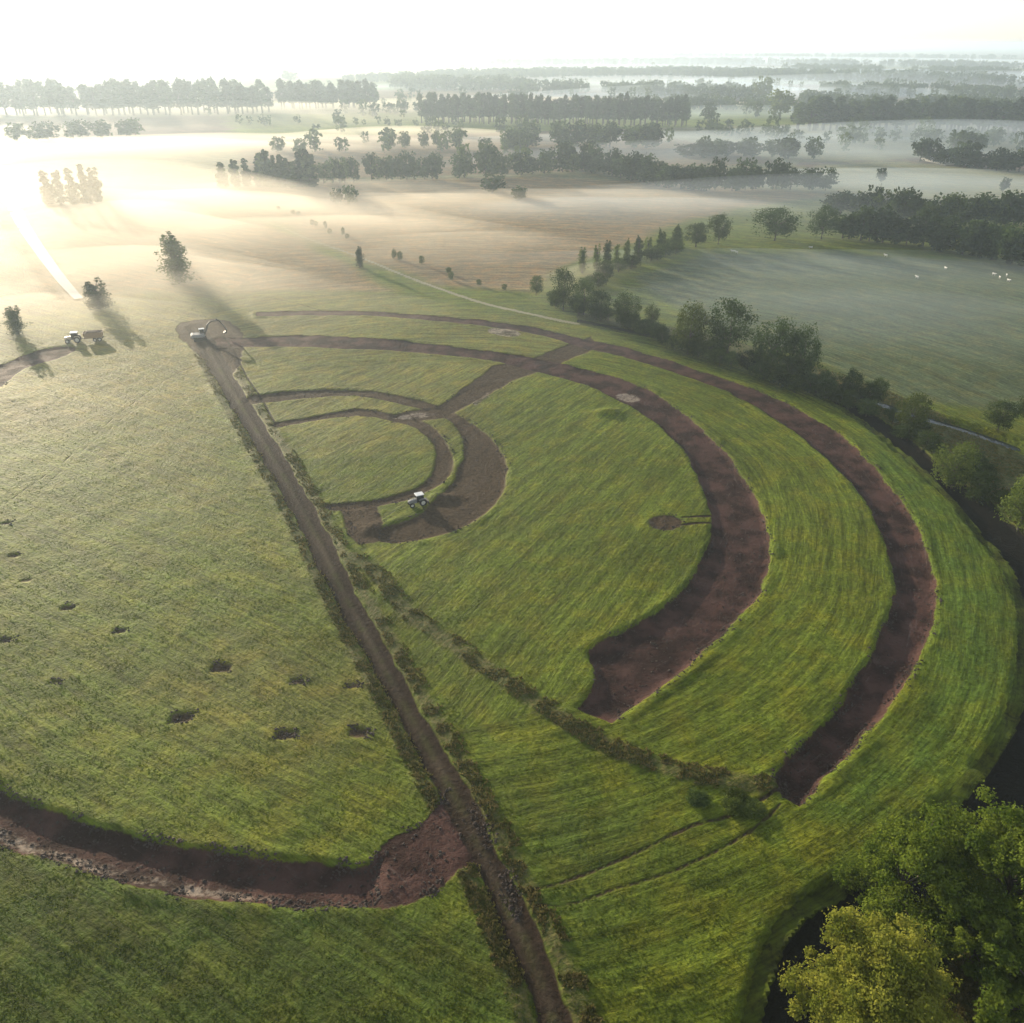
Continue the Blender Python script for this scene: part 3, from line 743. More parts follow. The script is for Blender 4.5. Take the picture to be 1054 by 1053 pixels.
# single trees and shrubs one can tell apart: base x, base y, top y, crown width in px
T = [
 ('poplar_tree', 'poplar', 'mid', 'mid', 180, 291, 238, 40, 'tallest lone poplar in golden mist, its long shadow reaching towards the excavator'),
 ('poplar_tree', 'poplar', 'mid', 'mid', 98, 318, 287, 31, 'short leafy poplar standing just behind the tractor and its dump trailer'),
 ('poplar_tree', 'poplar', 'mid', 'mid', 14, 345, 315, 24, 'slim hazy poplar at the far left edge above the dark curved ditch'),
 ('conifer_tree', 'poplar', 'mid', 'dark', 367, 276, 253, 12, 'small dark upright tree beside the pale path'),
 ('round_tree', 'round', 'mid', 'mid', 548, 304, 282, 16, 'small round tree at the misty left end of the hedgerow'),
 ('hedge_tree', 'round', 'mid', 'mid', 576, 320, 274, 30, 'tall pale green tree, first large one from the left end of the hedgerow'),
 ('hedge_tree', 'round', 'mid', 'mid', 597, 324, 286, 30, 'low rounded tree next right of the tall pale one at the hedgerow end'),
 ('hedge_tree', 'round', 'mid', 'dark', 614, 330, 297, 28, 'dark rounded tree in the middle of the low clump near the hedgerow end'),
 ('hedge_tree', 'round', 'mid', 'mid', 639, 336, 299, 32, 'broad green tree closing the low clump on its right side'),
 ('sapling', 'round', 'mid', 'lite', 667, 333, 312, 18, 'thin pale young tree alone in the gap of the hedgerow'),
 ('hedge_tree', 'round', 'mid', 'lite', 704, 364, 308, 42, 'light green sunlit tree left of the largest dark hedgerow tree'),
 ('hedge_tree', 'round', 'mid', 'dark', 744, 368, 305, 50, 'large dark round tree right of the light green one in the hedgerow'),
 ('hedge_tree', 'round', 'mid', 'dark', 789, 388, 326, 50, 'darkest hedgerow tree, the left of two joined crowns'),
 ('hedge_tree', 'round', 'mid', 'dark', 820, 392, 332, 40, 'dark pointed tree, the right of two joined crowns in the hedgerow'),
 ('shrub', 'round', 'mid', 'dark', 806, 400, 366, 44, 'broad dark shrub at the foot of the two joined crowns'),
 ('shrub', 'round', 'mid', 'dark', 842, 408, 379, 30, 'dark green shrub low in the hedgerow right of the joined crowns'),
 ('shrub', 'round', 'mid', 'dark', 868, 412, 377, 26, 'rounded dark small tree near the start of the canal'),
 ('shrub', 'round', 'mid', 'mid', 897, 409, 383, 26, 'mid green shrub on the canal bank beside the rounded dark small tree'),
 ('shrub', 'round', 'mid', 'lite', 931, 447, 402, 34, 'loose light green tree on the shady slope below the canal'),
 ('shrub', 'round', 'mid', 'lite', 976, 498, 449, 48, 'broad yellow green bush above the curved outer path'),
 ('shrub', 'round', 'mid', 'mid', 1003, 512, 478, 36, 'low green bush between the two broad bushes by the outer path'),
 ('shrub', 'round', 'mid', 'lite', 1044, 542, 484, 52, 'large light bush at the right edge above the outer path'),
 ('shrub', 'round', 'mid', 'mid', 1022, 443, 412, 36, 'grey green bush beyond the canal near the right edge'),
 ('shrub', 'round', 'mid', 'mid', 1052, 434, 405, 30, 'dull green bush cut by the right edge beyond the canal'),
 ('hedge_tree', 'round', 'mid', 'mid', 712, 255, 229, 28, 'green tree left of the pointed one at the corner of the right field'),
 ('hedge_tree', 'round', 'mid', 'mid', 735, 252, 219, 26, 'pointed green tree at the corner of the right field'),
 ('round_tree', 'round', 'mid', 'dark', 793, 248, 212, 50, 'wide dark dome of a tree standing alone above the right field'),
 ('round_tree', 'round', 'mid', 'dark', 841, 246, 209, 34, 'conical dark tree between the wide dome and the long dark tree belt'),
 ('round_tree', 'round', 'far', 'dark', 902, 187, 171, 13, 'lone small tree in the middle of the pale field'),
 ('round_tree', 'round', 'far', 'dark', 1027, 197, 181, 12, 'small lone tree at the right end of the pale field'),
 ('round_tree', 'round', 'far', 'mid', 282, 157, 139, 17, 'left of a pair of round trees in bright mist'),
 ('round_tree', 'round', 'far', 'mid', 305, 159, 141, 17, 'right of a pair of round trees in bright mist'),
 ('round_tree', 'round', 'far', 'lite', 781, 103, 76, 22, 'bright green domed tree standing left of the long dark plantation'),
 ('round_tree', 'round', 'far', 'lite', 798, 122, 90, 30, 'largest bright green dome at the left end of the dark plantation'),
 ('round_tree', 'round', 'far', 'dark', 724, 125, 104, 18, 'dark round tree right beside the end of the long poplar row'),
 ('round_tree', 'round', 'far', 'mid', 1050, 140, 114, 26, 'green domed tree at the right edge beside the dark plantation'),
 ('round_tree', 'round', 'far', 'mid', 503, 199, 178, 30, 'rounded tree in front of the middle copse'),
 ('round_tree', 'round', 'far', 'mid', 530, 206, 190, 20, 'small tree in front and right of the middle copse'),
 ('round_tree', 'round', 'far', 'mid', 344, 211, 192, 14, 'left of the two small trees below the spiky copse'),
 ('round_tree', 'round', 'far', 'mid', 357, 211, 189, 16, 'right of the two small trees below the spiky copse'),
 ('round_tree', 'round', 'far', 'dark', 293, 84, 70, 18, 'round tree rising above the right part of the left plantation'),
]
for t in T: px_tree(*t)
# rows of look-alikes: base line in px, number, crown top height (m), crown width (m)
def row(name, kind, lod, mats, line, n, h, w, label, group, jit=1.5, back=0.0, cat='tree', vary=.16, along=.25):
    P = ats(line); seg = np.r_[0, np.cumsum(np.linalg.norm(np.diff(P, axis=0), axis=1))]
    for i in range(n):
        s = seg[-1] * (i + .5 + random.uniform(-along, along)) / n
        x = np.interp(s, seg, P[:, 0]); y = np.interp(s, seg, P[:, 1])
        x += random.uniform(-jit, jit); y += random.uniform(-jit, jit) + back
        k = random.uniform(1 - vary, 1 + vary)
        o = tree_obj(name, kind, lod, random.randrange(3), random.choice(mats), x, y, h * k, w * random.uniform(.85, 1.2))
        tag(o, label, cat, group)
g1 = 'tall trees of the left plantation in the glare'
row('plantation_tree', 'plantation', 'far', ['dark'], [(-40, 119), (120, 119), (270, 117)], 34, 31, 17, 'tall bare stemmed tree of the hazy plantation in the upper left glare', g1, 3)
row('plantation_tree', 'plantation', 'far', ['dark'], [(-40, 119), (120, 119), (270, 117)], 28, 31, 17, 'tall bare stemmed tree of the hazy plantation in the upper left glare', g1, 4, 26)
row('plantation_tree', 'plantation', 'far', ['dark'], [(282, 112), (384, 111)], 26, 28, 16, 'tall tree of the short plantation right of the large left one', 'trees of the short plantation', 5, 0)
row('poplar_tree', 'plantation', 'far', ['dark'], [(427, 127), (560, 128), (704, 130)], 50, 24, 10, 'slender tree of the long straight poplar row beyond the misty meadows', 'poplars of the long straight row', .8)
row('poplar_tree', 'plantation', 'far', ['dark'], [(427, 127), (560, 128), (704, 130)], 44, 24, 10, 'slender tree of the long straight poplar row beyond the misty meadows', 'poplars of the long straight row', 1.5, 16)
row('plantation_tree', 'plantation', 'far', ['dark', 'dark', 'mid'], [(815, 134), (930, 134), (1060, 138)], 36, 24, 16, 'dark bushy topped tree of the plantation at the upper right', 'trees of the upper right plantation', 3, 0, 'tree', .2, .5)
row('plantation_tree', 'plantation', 'far', ['dark'], [(815, 134), (930, 134), (1060, 138)], 22, 24, 16, 'dark bushy topped tree of the plantation at the upper right', 'trees of the upper right plantation', 3, 22)
row('belt_tree', 'round', 'far', ['dark'], [(572, 171), (600, 176), (640, 184), (680, 193), (720, 196), (770, 195), (846, 196)], 44, 14, 13, 'dark tree of the long low belt along the back of the tan field', 'trees of the belt behind the tan field', 3, 0, 'tree', .3, .6)
row('belt_tree', 'round', 'far', ['dark'], [(860, 246), (930, 252), (1012, 267), (1075, 282)], 24, 12, 12, 'dark tree of the belt along the back edge of the right field', 'trees of the belt behind the right field', 2, 2, 'tree', .3, .6)
row('belt_tree', 'round', 'far', ['dark', 'mid'], [(853, 219), (890, 222), (942, 231)], 12, 12, 12, 'tree of the dark clump below the pale field', 'trees of the clump below the pale field', 2, 0, 'tree', .3, .5)
row('belt_tree', 'round', 'far', ['dark', 'mid'], [(948, 236), (990, 232), (1060, 232)], 14, 12, 12, 'tree of the dark clump between pale field and right edge', 'trees of the clump at the right edge', 2, 0, 'tree', .3, .5)
row('copse_tree', 'poplar', 'far', ['dark', 'mid'], [(262, 191), (290, 193), (324, 192)], 18, 17, 8, 'spiky tree of the copse standing in mist left of centre', 'spiky trees of the misty copse', 3)
row('copse_tree', 'poplar', 'far', ['mid'], [(220, 193), (252, 191)], 5, 13, 7, 'thin tree trailing off the left side of the spiky copse', 'thin trees beside the spiky copse', 2)
row('row_tree', 'round', 'far', ['dark', 'mid'], [(328, 189), (362, 188)], 5, 14, 9, 'rounded tree of the gap toothed row right of the spiky copse', 'trees of the gap toothed row', 1)
row('row_tree', 'round', 'far', ['dark', 'mid'], [(374, 186), (450, 185)], 10, 15, 10, 'block shaped tree in the evenly spaced row across the meadow', 'trees of the evenly spaced row', .6)
row('row_tree', 'round', 'far', ['dark', 'mid'], [(462, 184), (600, 176)], 16, 15, 13, 'tree of the loose row at the back of the tan field', 'trees of the loose row', 3, 0, 'tree', .35, .8)
row('meadow_tree', 'round', 'far', ['mid'], [(386, 153), (476, 153)], 5, 14, 10, 'round tree of the short spaced row in the bright meadow', 'trees of the short spaced row', 2)
row('meadow_tree', 'round', 'far', ['mid', 'dark'], [(530, 151), (690, 152)], 12, 15, 20, 'hazy round tree below the long poplar row', 'hazy trees below the long poplar row', 6, 0, 'tree', .4, .9)
row('mist_tree', 'round', 'far', ['mid'], [(0, 146), (150, 140)], 8, 14, 18, 'faint round tree dissolving in the mist below the left plantation', 'faint trees below the left plantation', 6)
row('mist_tree', 'poplar', 'far', ['mid'], [(42, 211), (105, 209)], 5, 17, 8, 'faint tree of the small group in the brightest mist', 'tree group in the brightest mist', 2)
row('belt_tree', 'round', 'far', ['dark'], [(700, 163), (760, 160), (830, 163)], 14, 12, 16, 'dark tree of the broken belt above the long low belt', 'trees of the broken belt', 5, 0, 'tree', .35, .8)
row('belt_tree', 'round', 'far', ['dark'], [(940, 166), (985, 172), (1060, 178)], 13, 13, 16, 'dark tree of the hedge behind the pale field', 'trees of the hedge behind the pale field', 4, 0, 'tree', .35, .7)
row('hedge_shrub', 'round', 'mid', ['mid', 'dark'], [(556, 312), (590, 322), (640, 336), (700, 362)], 12, 4.5, 5, 'low shrub filling the foot of the hedgerow', 'low shrubs of the hedgerow', 1.2, 0, 'shrub')
row('hedge_shrub', 'round', 'mid', ['dark', 'mid'], [(700, 364), (760, 382), (820, 404), (880, 422)], 14, 4.5, 5, 'low dark shrub under the large hedgerow trees', 'low dark shrubs of the hedgerow', 1.2, 0, 'shrub')
row('hedge_tree', 'round', 'mid', ['dark', 'mid'], [(585, 322), (640, 336), (700, 362), (760, 380), (820, 402), (885, 418)], 13, 4.8, 6.5, 'mid sized dark tree filling the continuous part of the hedgerow', 'filling trees of the hedgerow', 1.5, 0, 'tree', .3, .5)
row('slope_shrub', 'round', 'mid', ['dark', 'mid'], [(890, 425), (940, 455), (985, 480), (1054, 525)], 12, 3.2, 5, 'dark bush scattered on the shady slope between outer path and canal', 'bushes on the shady slope', 3, 0, 'shrub', .35, .8)
row('young_poplar', 'poplar', 'mid', ['lite', 'mid'], [(592, 283), (640, 272), (700, 254)], 11, 9, 4, 'young upright tree in the misty line along the tan field', 'young trees along the tan field', 1.5)
row('field_shrub', 'round', 'mid', ['mid'], [(590, 300), (640, 278), (700, 256)], 12, 5, 7, 'shrub of the hazy hedge along the corner of the tan field', 'shrubs of the hazy hedge', 2, 0, 'shrub')
row('sapling', 'round', 'mid', ['mid'], [(285, 218), (330, 240), (400, 268), (450, 286), (520, 306)], 17, 2.9, 2.2, 'small sapling in the rough strip beside the pale path', 'saplings beside the pale path', 2.5, 4, 'tree', .4, 1.4)
row('verge_shrub', 'bush', 'mid', ['lite', 'mid'], [(930, 450), (985, 484), (1035, 522), (1075, 560)], 10, 2.2, 3.6, 'low scrubby bush on the verge outside the outer path', 'scrubby bushes outside the outer path', 1.5, 0, 'shrub')
row('scrub_shrub', 'bush', 'mid', ['mid', 'lite'], [(700, 815), (735, 822), (790, 822)], 4, .8, 2.6, 'dark low bush in the scrub patch at the ring ditch end', 'bushes at the ring ditch end', 1.2, 0, 'shrub')

# the far woods that read as one mass
def distant_wood():
    rs = np.random.default_rng(77); vs = []; fs = []; mi = []; n0 = 0
    lows = []
    for k in range(4):
        cl, r = crown_clumps('round', 20, 17, rs, 22)
        lows.append((leaves(cl, r, 9, 2.9, rs), trunk_mb('round', 20, 12, rs, cl, 0)))
    def put(x, y, s, k):
        nonlocal n0
        (v, f), tm = lows[k]; a = rs.random() * 6.28; c_, s_ = math.cos(a), math.sin(a)
        z = float(zat(x, y))
        for vv, ff, m in ((v, f, rs.integers(0, 2)), (np.array(tm.v), None, 2)):
            q = vv * s; q = np.c_[q[:, 0] * c_ - q[:, 1] * s_ + x, q[:, 0] * s_ + q[:, 1] * c_ + y, q[:, 2] + z]
            vs.append(q)
            if ff is None: ff = np.array([w for w in tm.f if len(w) == 4])
            fs.append(ff + n0); mi.append(np.full(len(ff), m)); n0 += len(vv)
    belts = [((397, 92), (535, 95), 110, 22), ((330, 88), (470, 80), 60, 18), ((450, 82), (700, 79), 160, 20), ((535, 98), (600, 98), 80, 20), ((625, 99), (775, 104), 150, 18),
             ((700, 81), (1060, 90), 260, 22), ((500, 68), (780, 66), 200, 22), ((700, 66), (1060, 72), 300, 22), ((820, 76), (1060, 82), 200, 22), ((300, 62), (385, 63), 150, 20),
             ((170, 74), (225, 74), 200, 20), ((380, 60), (560, 58), 300, 22), ((560, 59), (1060, 62), 400, 24), ((840, 112), (1060, 118), 120, 16), ((640, 113), (820, 116), 100, 14),
             ((860, 100), (1060, 104), 140, 18), ((390, 118), (430, 118), 40, 14), ((420, 140), (560, 139), 20, 9), ((228, 130), (296, 129), 20, 9), ((360, 130), (430, 132), 20, 8), ((850, 150), (1060, 152), 40, 12), ((720, 140), (840, 146), 40, 11)]
    for (a, b, dep, h) in belts:
        A, B_ = np.array(at(*a)), np.array(at(*b)); L = np.linalg.norm(B_ - A)
        n = int(min(420, L * dep / 190))
        for i in range(n):
            t = rs.random(); p = A + (B_ - A) * t; p[1] += rs.random() * dep; p += rs.normal(size=2) * 3
            if vnoise(np.array([p[0]]), np.array([p[1]]), 120, 81)[0] < -.36: continue
            put(p[0], p[1], h / 20 * rs.uniform(.75, 1.15), rs.integers(0, 4))
    for i in range(420):                     # hedgerow trees between the far fields
        px = rs.uniform(330, 1060); py = 58 + 95 * rs.random() ** 1.6
        p = at(px, py)
        q = np.round(np.array(p) / 330) * 330 if rs.random() < .75 else np.array(p)
        put(p[0] if rs.random() < .5 else q[0] + rs.normal() * 6, q[1] + rs.normal() * 6, rs.uniform(.45, .9), rs.integers(0, 2))
    V_ = np.vstack(vs); F_ = np.vstack(fs)
    o = mesh_obj('distant_wood', V_, F_, [M['dark'], M['mid'], M['bark']], midx=np.concatenate(mi))
    tag(o, kind='stuff')
distant_wood()

# large trees at the lower right corner, leaf by leaf
def big_tree(px, py, zc, h, w, matk, seed, nc, per, size, label):
    rs = np.random.default_rng(seed); x, y = at(px, py, zc)
    bo, br = crown_clumps('round', h, w * .92, rs, nc // 5)
    cl = np.repeat(bo, 7, 0) + rs.normal(size=(len(bo) * 7, 3)) * np.array([.75, .75, .42]) * w / 12
    r = rs.uniform(.30, .78, len(cl)) * w / 12
    r = r * 1.1
    v, f = leaves(cl, r, per, size, rs, .7, .75, .32)
    root = empty('leafy_tree', (x, y, float(zat(x, y))))
    trunk_mb('round', h, w, rs, cl, 30).build('trunk', M['bark'], root)
    mesh_obj('crown', v, f, M[matk], root)
    tag(root, label, 'tree')
big_tree(906, 1004, 8, 13.5, 15.0, 'gold', 11, 230, 230, .24, 'bright yellow green leafy tree at the bottom right corner')
big_tree(938, 878, 8, 13.0, 13.5, 'near', 12, 190, 230, .24, 'darker green tree just above the bright yellow green one')
big_tree(1050, 880, 9, 14.0, 15.5, 'near', 13, 220, 230, .26, 'large green tree cut by the right edge, beside the outer ditch')
big_tree(1012, 950, 5, 9.0, 12.0, 'near', 14, 110, 220, .26, 'low shaded tree between the bright tree and the right edge')
big_tree(1075, 1010, 6, 11.0, 13.0, 'near', 15, 110, 220, .28, 'shaded tree in the extreme bottom right corner')

# ------------------------------------------------------------------ grass and weeds nobody could count
def blades(name, n_try, test, hgt, wid, matk, seed, k=3, area=(-100, 105, 36, 205), dens_pow=1.6):
    rs = np.random.default_rng(seed)
    y = area[2] + (area[3] - area[2]) * rs.random(n_try) ** dens_pow
    half = 8 + y * .72 + 22
    x = rs.uniform(-1, 1, n_try) * half
    keep = test(x, y, rs); x, y = x[keep], y[keep]; n = len(x); z = zat(x, y)
    vs = []; 
    for j in range(k):
        a = rs.random(n) * 6.28; s = wid * (.6 + .8 * rs.random(n)); hh = hgt * (.5 + rs.random(n))
        ox = rs.normal(size=n) * wid * .5; oy = rs.normal(size=n) * wid * .5
        lx = rs.normal(size=n) * hh * .5; ly = rs.normal(size=n) * hh * .5
        p0 = np.c_[x + ox - np.cos(a) * s, y + oy - np.sin(a) * s, z - .03]
        p1 = np.c_[x + ox + np.cos(a) * s, y + oy + np.sin(a) * s, z - .03]
        p2 = np.c_[x + ox + lx, y + oy + ly, z + hh]
        vs.append(np.stack([p0, p1, p2], 1).reshape(-1, 3))
    v = np.vstack(vs); f = np.arange(len(v)).reshape(-1, 3)
    tag(mesh_obj(name, v, f, M[matk]), kind='stuff')
def bare_at(x, y):
    return np.maximum.reduce([gat(dirt, x, y), gat(brown, x, y), gat(track, x, y), gat(wetd, x, y)])
blades('grass', 420000, lambda x, y, rs: (bare_at(x, y) < -.1) & (gat(stripe, x, y) * .16 + vnoise(x, y, 2.6, 90) * .5 + rs.random(len(x)) > .80), .06, .09, 'tuft', 21)
blades('tall_weeds', 420000, lambda x, y, rs: (gat(scrub, x, y) > -.3) & (bare_at(x, y) < 0) & (vnoise(x, y, 1.6, 91) + .5 * vnoise(x, y, 6.0, 92) > -.12), .20, .12, 'weed', 22)

def clods(n_try, seed):
    rs = np.random.default_rng(seed)
    y = 36 + 150 * rs.random(n_try) ** 1.3; x = rs.uniform(-1, 1, n_try) * (8 + y * .72 + 10)
    d = np.maximum(gat(dirt, x, y), gat(brown, x, y)); k = (d > -.5) & (d < .9) & (vnoise(x, y, 2.7, 95) > -.05) | (d > .9) & (rs.random(n_try) < .12)
    x, y = x[k], y[k]; n = len(x); z = zat(x, y)
    base_ = np.array([(1, 0, 0), (0, 1, 0), (-1, 0, 0), (0, -1, 0), (0, 0, .8), (.7, .7, .4), (-.7, .6, .45), (-.6, -.7, .4), (.65, -.7, .45)], float)
    F0 = np.array([(0, 5, 4), (0, 1, 5), (1, 4, 5), (1, 6, 4), (1, 2, 6), (2, 4, 6), (2, 7, 4), (2, 3, 7), (3, 4, 7), (3, 8, 4), (3, 0, 8), (0, 4, 8)])
    s_ = .05 + .14 * rs.random(n) ** 3
    v = base_[None] * (1 + .35 * rs.normal(size=(n, 9, 3))) * s_[:, None, None] + np.stack([x, y, z], 1)[:, None]
    f = F0[None] + (np.arange(n) * 9)[:, None, None]
    tag(mesh_obj('soil_clods', v.reshape(-1, 3), f.reshape(-1, 3), M['clod']), kind='stuff')
M['clod'] = plain('clods', (.045, .032, .026), .95, 0, 0, .6, .4)
clods(260000, 44)

# ------------------------------------------------------------------ machines
P_ = dict(white=plain('white_paint', (.75, .75, .73), .35, 0, 0, 3, .08), green=plain('green_paint', (.03, .10, .035), .4), glass=plain('dark_glass', (.02, .025, .03), .08),
          black=plain('black_rubber', (.018, .018, .018), .85, 0, .01), steel=plain('dusty_steel', (.075, .07, .06), .6, .1), yellow=plain('machine_paint', (.42, .36, .26), .45),
          brown=plain('brown_trailer_paint', (.24, .15, .075), .6), grey=plain('grey_paint', (.20, .20, .20), .5), rim=plain('rim_paint', (.5, .48, .42), .45), soil=plain('soil_load', (.10, .07, .05), .95, 0, .1, 2))
def tractor_parts(root, hood_m, roof_m):
    m = MB(); m.box(-1.1, 1.9, -.35, .35, .75, 1.15); m.box(-1.4, -1.0, -.3, .3, .6, 1.0); m.build('chassis', P_['grey'], root)
    m = MB(); m.loft([[(x, -w, z0), (x, w, z0), (x, w, z1 - .12), (x, w * .75, z1), (x, -w * .75, z1), (x, -w, z1 - .12)] for x, w, z0, z1 in ((.35, .48, 1.05, 1.78), (1.6, .44, 1.05, 1.66), (2.15, .38, 1.05, 1.52), (2.25, .30, 1.1, 1.4))]); m.build('hood', hood_m, root)
    cab = MB(); cab.box(-1.25, .40, -.72, .72, 1.0, 1.35)
    for x in (-1.2, .32):
        for y in (-.68, .62): cab.box(x, x + .07, y, y + .07, 1.3, 2.62, .01)
    c = cab.build('cab', P_['black'], root)
    w = MB(); w.box(-1.16, .33, -.64, .64, 1.35, 2.58, .03); w.build('window', P_['glass'], c)
    r = MB(); r.box(-1.35, .55, -.80, .80, 2.60, 2.80, .07); r.build('roof', roof_m, c)
    for sy in (-1, 1):
        y0, y1 = (.62, 1.12) if sy > 0 else (-1.12, -.62)
        t = MB(); t.wheel(-.95, y0, y1, .85, .85, 24, .5); to = t.build('rear_wheel', P_['black'], root)
        t = MB(); t.wheel(-.95, y0 + .08, y1 - .08, .85, .52, 16); t.build('rim', P_['rim'], to)
        f = MB(); f.prism([(-1.75, 1.45), (-1.5, 1.78), (-.4, 1.78), (-.15, 1.45), (-.4, 1.68), (-1.45, 1.68)], y0, y1); f.build('mudguard', hood_m, root)
        y0, y1 = (.58, .92) if sy > 0 else (-.92, -.58)
        t = MB(); t.wheel(1.55, y0, y1, .58, .58, 20, .32); to = t.build('front_wheel', P_['black'], root)
        t = MB(); t.wheel(1.55, y0 + .05, y1 - .05, .58, .34, 14); t.build('rim', P_['rim'], to)
    e = MB(); e.tube([(1.0, .30, 1.7), (1.0, .30, 2.5)], .04); e.build('exhaust', P_['steel'], root)
x, y, z = gp(427, 520)
tr = tag(empty('tractor', (x, y, z), R(205)), 'small tractor with a white cab roof parked on the inner ring path', 'tractor')
tractor_parts(tr, P_['grey'], P_['white']); tr.scale = (.78,) * 3
m = MB(); m.box(-2.3, -2.0, -1.1, 1.1, .35, 1.0); m.tube([(-2.0, -.3, .7), (-1.4, -.2, .8)], .05); m.tube([(-2.0, .3, .7), (-1.4, .2, .8)], .05); m.build('rear_blade', P_['steel'], tr)

x, y, z = gp(72, 352)
t2 = tag(empty('tractor', (x, y, z), R(196)), 'pale tractor pulling a dump trailer in the mist on the left', 'tractor')
tractor_parts(t2, P_['yellow'], P_['white'])
d2 = tag(empty('dump_trailer', (x + 4.6 * math.cos(R(16)), y + 4.6 * math.sin(R(16)), z), R(196)), 'brown loaded dump trailer hitched behind the pale tractor in mist', 'trailer')
m = MB()
def ring_at(z, i): return [(-3.0 + i, -1.2 + i * .5, z), (2.0 - i, -1.2 + i * .5, z), (2.0 - i, 1.2 - i * .5, z), (-3.0 + i, 1.2 - i * .5, z)]
m.loft([ring_at(1.05, .35), ring_at(2.5, 0), ring_at(2.5, .12), ring_at(2.1, .16)]); m.build('tipping_body', P_['brown'], d2)
m = MB(); m.loft([[(-2.8, -1.05, 2.2), (1.8, -1.05, 2.2), (1.8, 1.05, 2.2), (-2.8, 1.05, 2.2)], [(-1.8, -.6, 2.75), (.9, -.5, 2.8), (.8, .5, 2.75), (-1.7, .6, 2.7)]]); m.build('soil_load', P_['soil'], d2)
m = MB(); m.box(-2.9, 2.2, -.45, .45, .8, 1.04); m.tube([(2.1, 0, .9), (3.1, 0, .7)], .08); m.build('frame', P_['steel'], d2)
for cx in (-1.9, -.7):
    for sy in (-1, 1):
        y0, y1 = (.8, 1.15) if sy > 0 else (-1.15, -.8)
        t = MB(); t.wheel(cx, y0, y1, .52, .52, 18, .28); to = t.build('wheel', P_['black'], d2)
        t = MB(); t.wheel(cx, y0 + .05, y1 - .05, .52, .3, 12); t.build('rim', P_['rim'], to)

x, y, z = gp(202, 349)
ex = tag(empty('excavator', (x, y, z), R(22)), 'tracked excavator with raised bent arm at the far end of the dirt road', 'excavator')
for sy in (-1, 1):
    y0, y1 = (.75, 1.3) if sy > 0 else (-1.3, -.75)
    m = MB(); m.prism([(-1.75, .25), (-1.45, 0), (1.45, 0), (1.75, .25), (1.75, .6), (1.45, .85), (-1.45, .85), (-1.75, .6)], y0, y1); m.build('track', P_['black'], ex)
m = MB(); m.box(-.8, .8, -.76, .76, .35, 1.0); m.build('undercarriage', P_['grey'], ex)
m = MB(); m.box(-1.6, 1.3, -1.2, .1, 1.05, 1.9, .12); m.box(-1.6, .0, .05, 1.2, 1.05, 1.9, .1); m.build('engine_housing', P_['grey'], ex)
m = MB(); m.prism([(-2.15, 1.05), (-1.6, 1.05), (-1.6, 2.0), (-2.0, 1.95), (-2.3, 1.6)], -1.2, 1.2); m.build('counterweight', P_['grey'], ex)
m = MB(); m.box(.05, 1.45, .25, 1.2, 1.05, 1.6, .05)
for xx in (.06, 1.3):
    for yy in (.26, 1.12): m.box(xx, xx + .08, yy, yy + .08, 1.6, 2.85, .01)
c = m.build('cab', P_['white'], ex)
m = MB(); m.box(.10, 1.40, .30, 1.15, 1.6, 2.83, .03); m.build('window', P_['glass'], c)
m = MB(); m.box(.0, 1.5, .2, 1.25, 2.85, 2.98, .04); m.build('roof', P_['white'], c)
m = MB(); m.tube([(1.2, -.2, 1.5), (2.3, -.2, 3.9), (3.3, -.2, 4.9), (5.4, -.2, 5.0)], [.2, .26, .24, .16], 6); bo = m.build('boom', P_['steel'], ex)
m = MB(); m.tube([(1.4, .05, 1.3), (2.6, .05, 3.6)], .08); m.build('hydraulic_ram', P_['steel'], bo)
m = MB(); m.tube([(4.8, -.2, 5.5), (5.6, -.2, 4.9), (7.0, -.2, 2.6)], [.14, .24, .14], 6); m.build('stick', P_['steel'], ex)
m = MB(); m.prism([(6.8, 2.7), (7.25, 2.5), (7.2, 1.5), (6.7, 1.2), (6.2, 1.5), (6.5, 1.7), (6.85, 1.9)], -.75, .35); m.build('bucket', P_['steel'], ex)

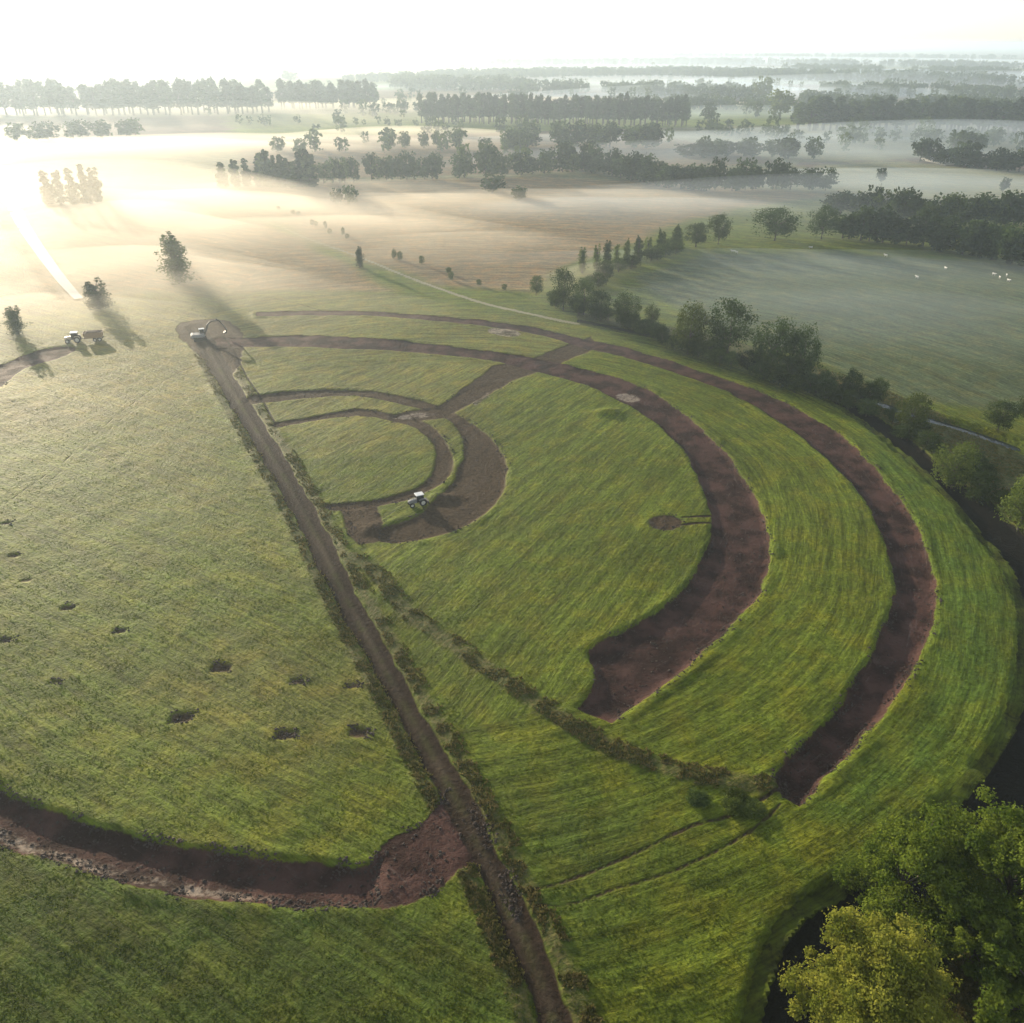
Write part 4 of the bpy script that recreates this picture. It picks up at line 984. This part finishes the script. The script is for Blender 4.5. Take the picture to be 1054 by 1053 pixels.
# ------------------------------------------------------------------ farm building at the edge of the pale field
x, y, z = gp(967, 167)
bn = tag(empty('barn', (x, y, z), R(12)), 'small pale barn with a grey pitched roof among dark trees', 'barn')
m = MB(); m.prism([(-9, 0), (9, 0), (9, 3.6), (0, 7.4), (-9, 3.6)], -13, 13); m.build('wall', plain('pale_render', (.5, .47, .42), .85), bn)
m = MB(); m.prism([(-9.8, 3.3), (-9.8, 3.6), (0, 7.9), (9.8, 3.6), (9.8, 3.3), (0, 7.55)], -13.6, 13.6); m.build('roof', plain('grey_sheeting', (.33, .33, .33), .6), bn)
m = MB(); m.box(-2.2, 2.2, -13.25, -13.0, 0, 3.4, .03); m.build('door', P_['green'], bn)

# ------------------------------------------------------------------ cattle far out in the right field
cowm = plain('white_hide', (.72, .68, .62), .8, 0, 0, 1.5, .1)
def cow_mb():
    m = MB()
    def ring(x, y0, hw, zc, hz): return [(x, y0 + hw * math.cos(q) * (1 if math.sin(q) > 0 else .85), zc + hz * math.sin(q)) for q in [2 * math.pi * i / 12 for i in range(12)]]
    m.loft([ring(*p) for p in ((-.95, 0, .10, 1.15, .14), (-.88, 0, .26, 1.08, .28), (-.55, 0, .32, 1.0, .34), (0, 0, .36, .95, .36), (.45, 0, .32, .98, .37), (.72, 0, .22, 1.08, .30),
                                (.95, 0, .15, 1.22, .20), (1.12, 0, .13, 1.30, .15), (1.25, 0, .12, 1.25, .13), (1.42, 0, .09, 1.12, .09), (1.52, 0, .06, 1.05, .06))])
    for x0, b in ((.52, 0), (-.72, 1)):
        for y0 in (-.17, .17):
            k = -.10 if b else .04
            m.tube([(x0, y0, .95), (x0 + k * -1, y0, .62), (x0 + k * .8, y0, .40), (x0, y0, .08), (x0 + .03, y0, 0)], [.15, .09, .06, .05, .06], 7)
    for y0 in (-.14, .14): m.tube([(1.18, y0 * .7, 1.38), (1.15, y0 * 1.8, 1.42)], [.05, .02], 5)
    m.tube([(-.93, 0, 1.25), (-1.02, 0, .9), (-1.0, 0, .5)], [.04, .02, .04], 5)
    return m
cow = cow_mb().build('cow', cowm, smooth=True)
for i, (px, py) in enumerate([(750, 260), (754, 261), (830, 257), (907, 264), (968, 278), (939, 286), (1018, 283), (1024, 286), (1031, 284), (1033, 289)]):
    o = cow if i == 0 else cow.copy()
    if i: C.objects.link(o)
    x, y, z = gp(px, py); o.location = (x, y, z + .02); o.rotation_euler = (0, 0, random.random() * 6.28); o.scale = (.72,) * 3
    tag(o, 'white cow grazing in the misty right field', 'cow', 'white cattle in the right field')
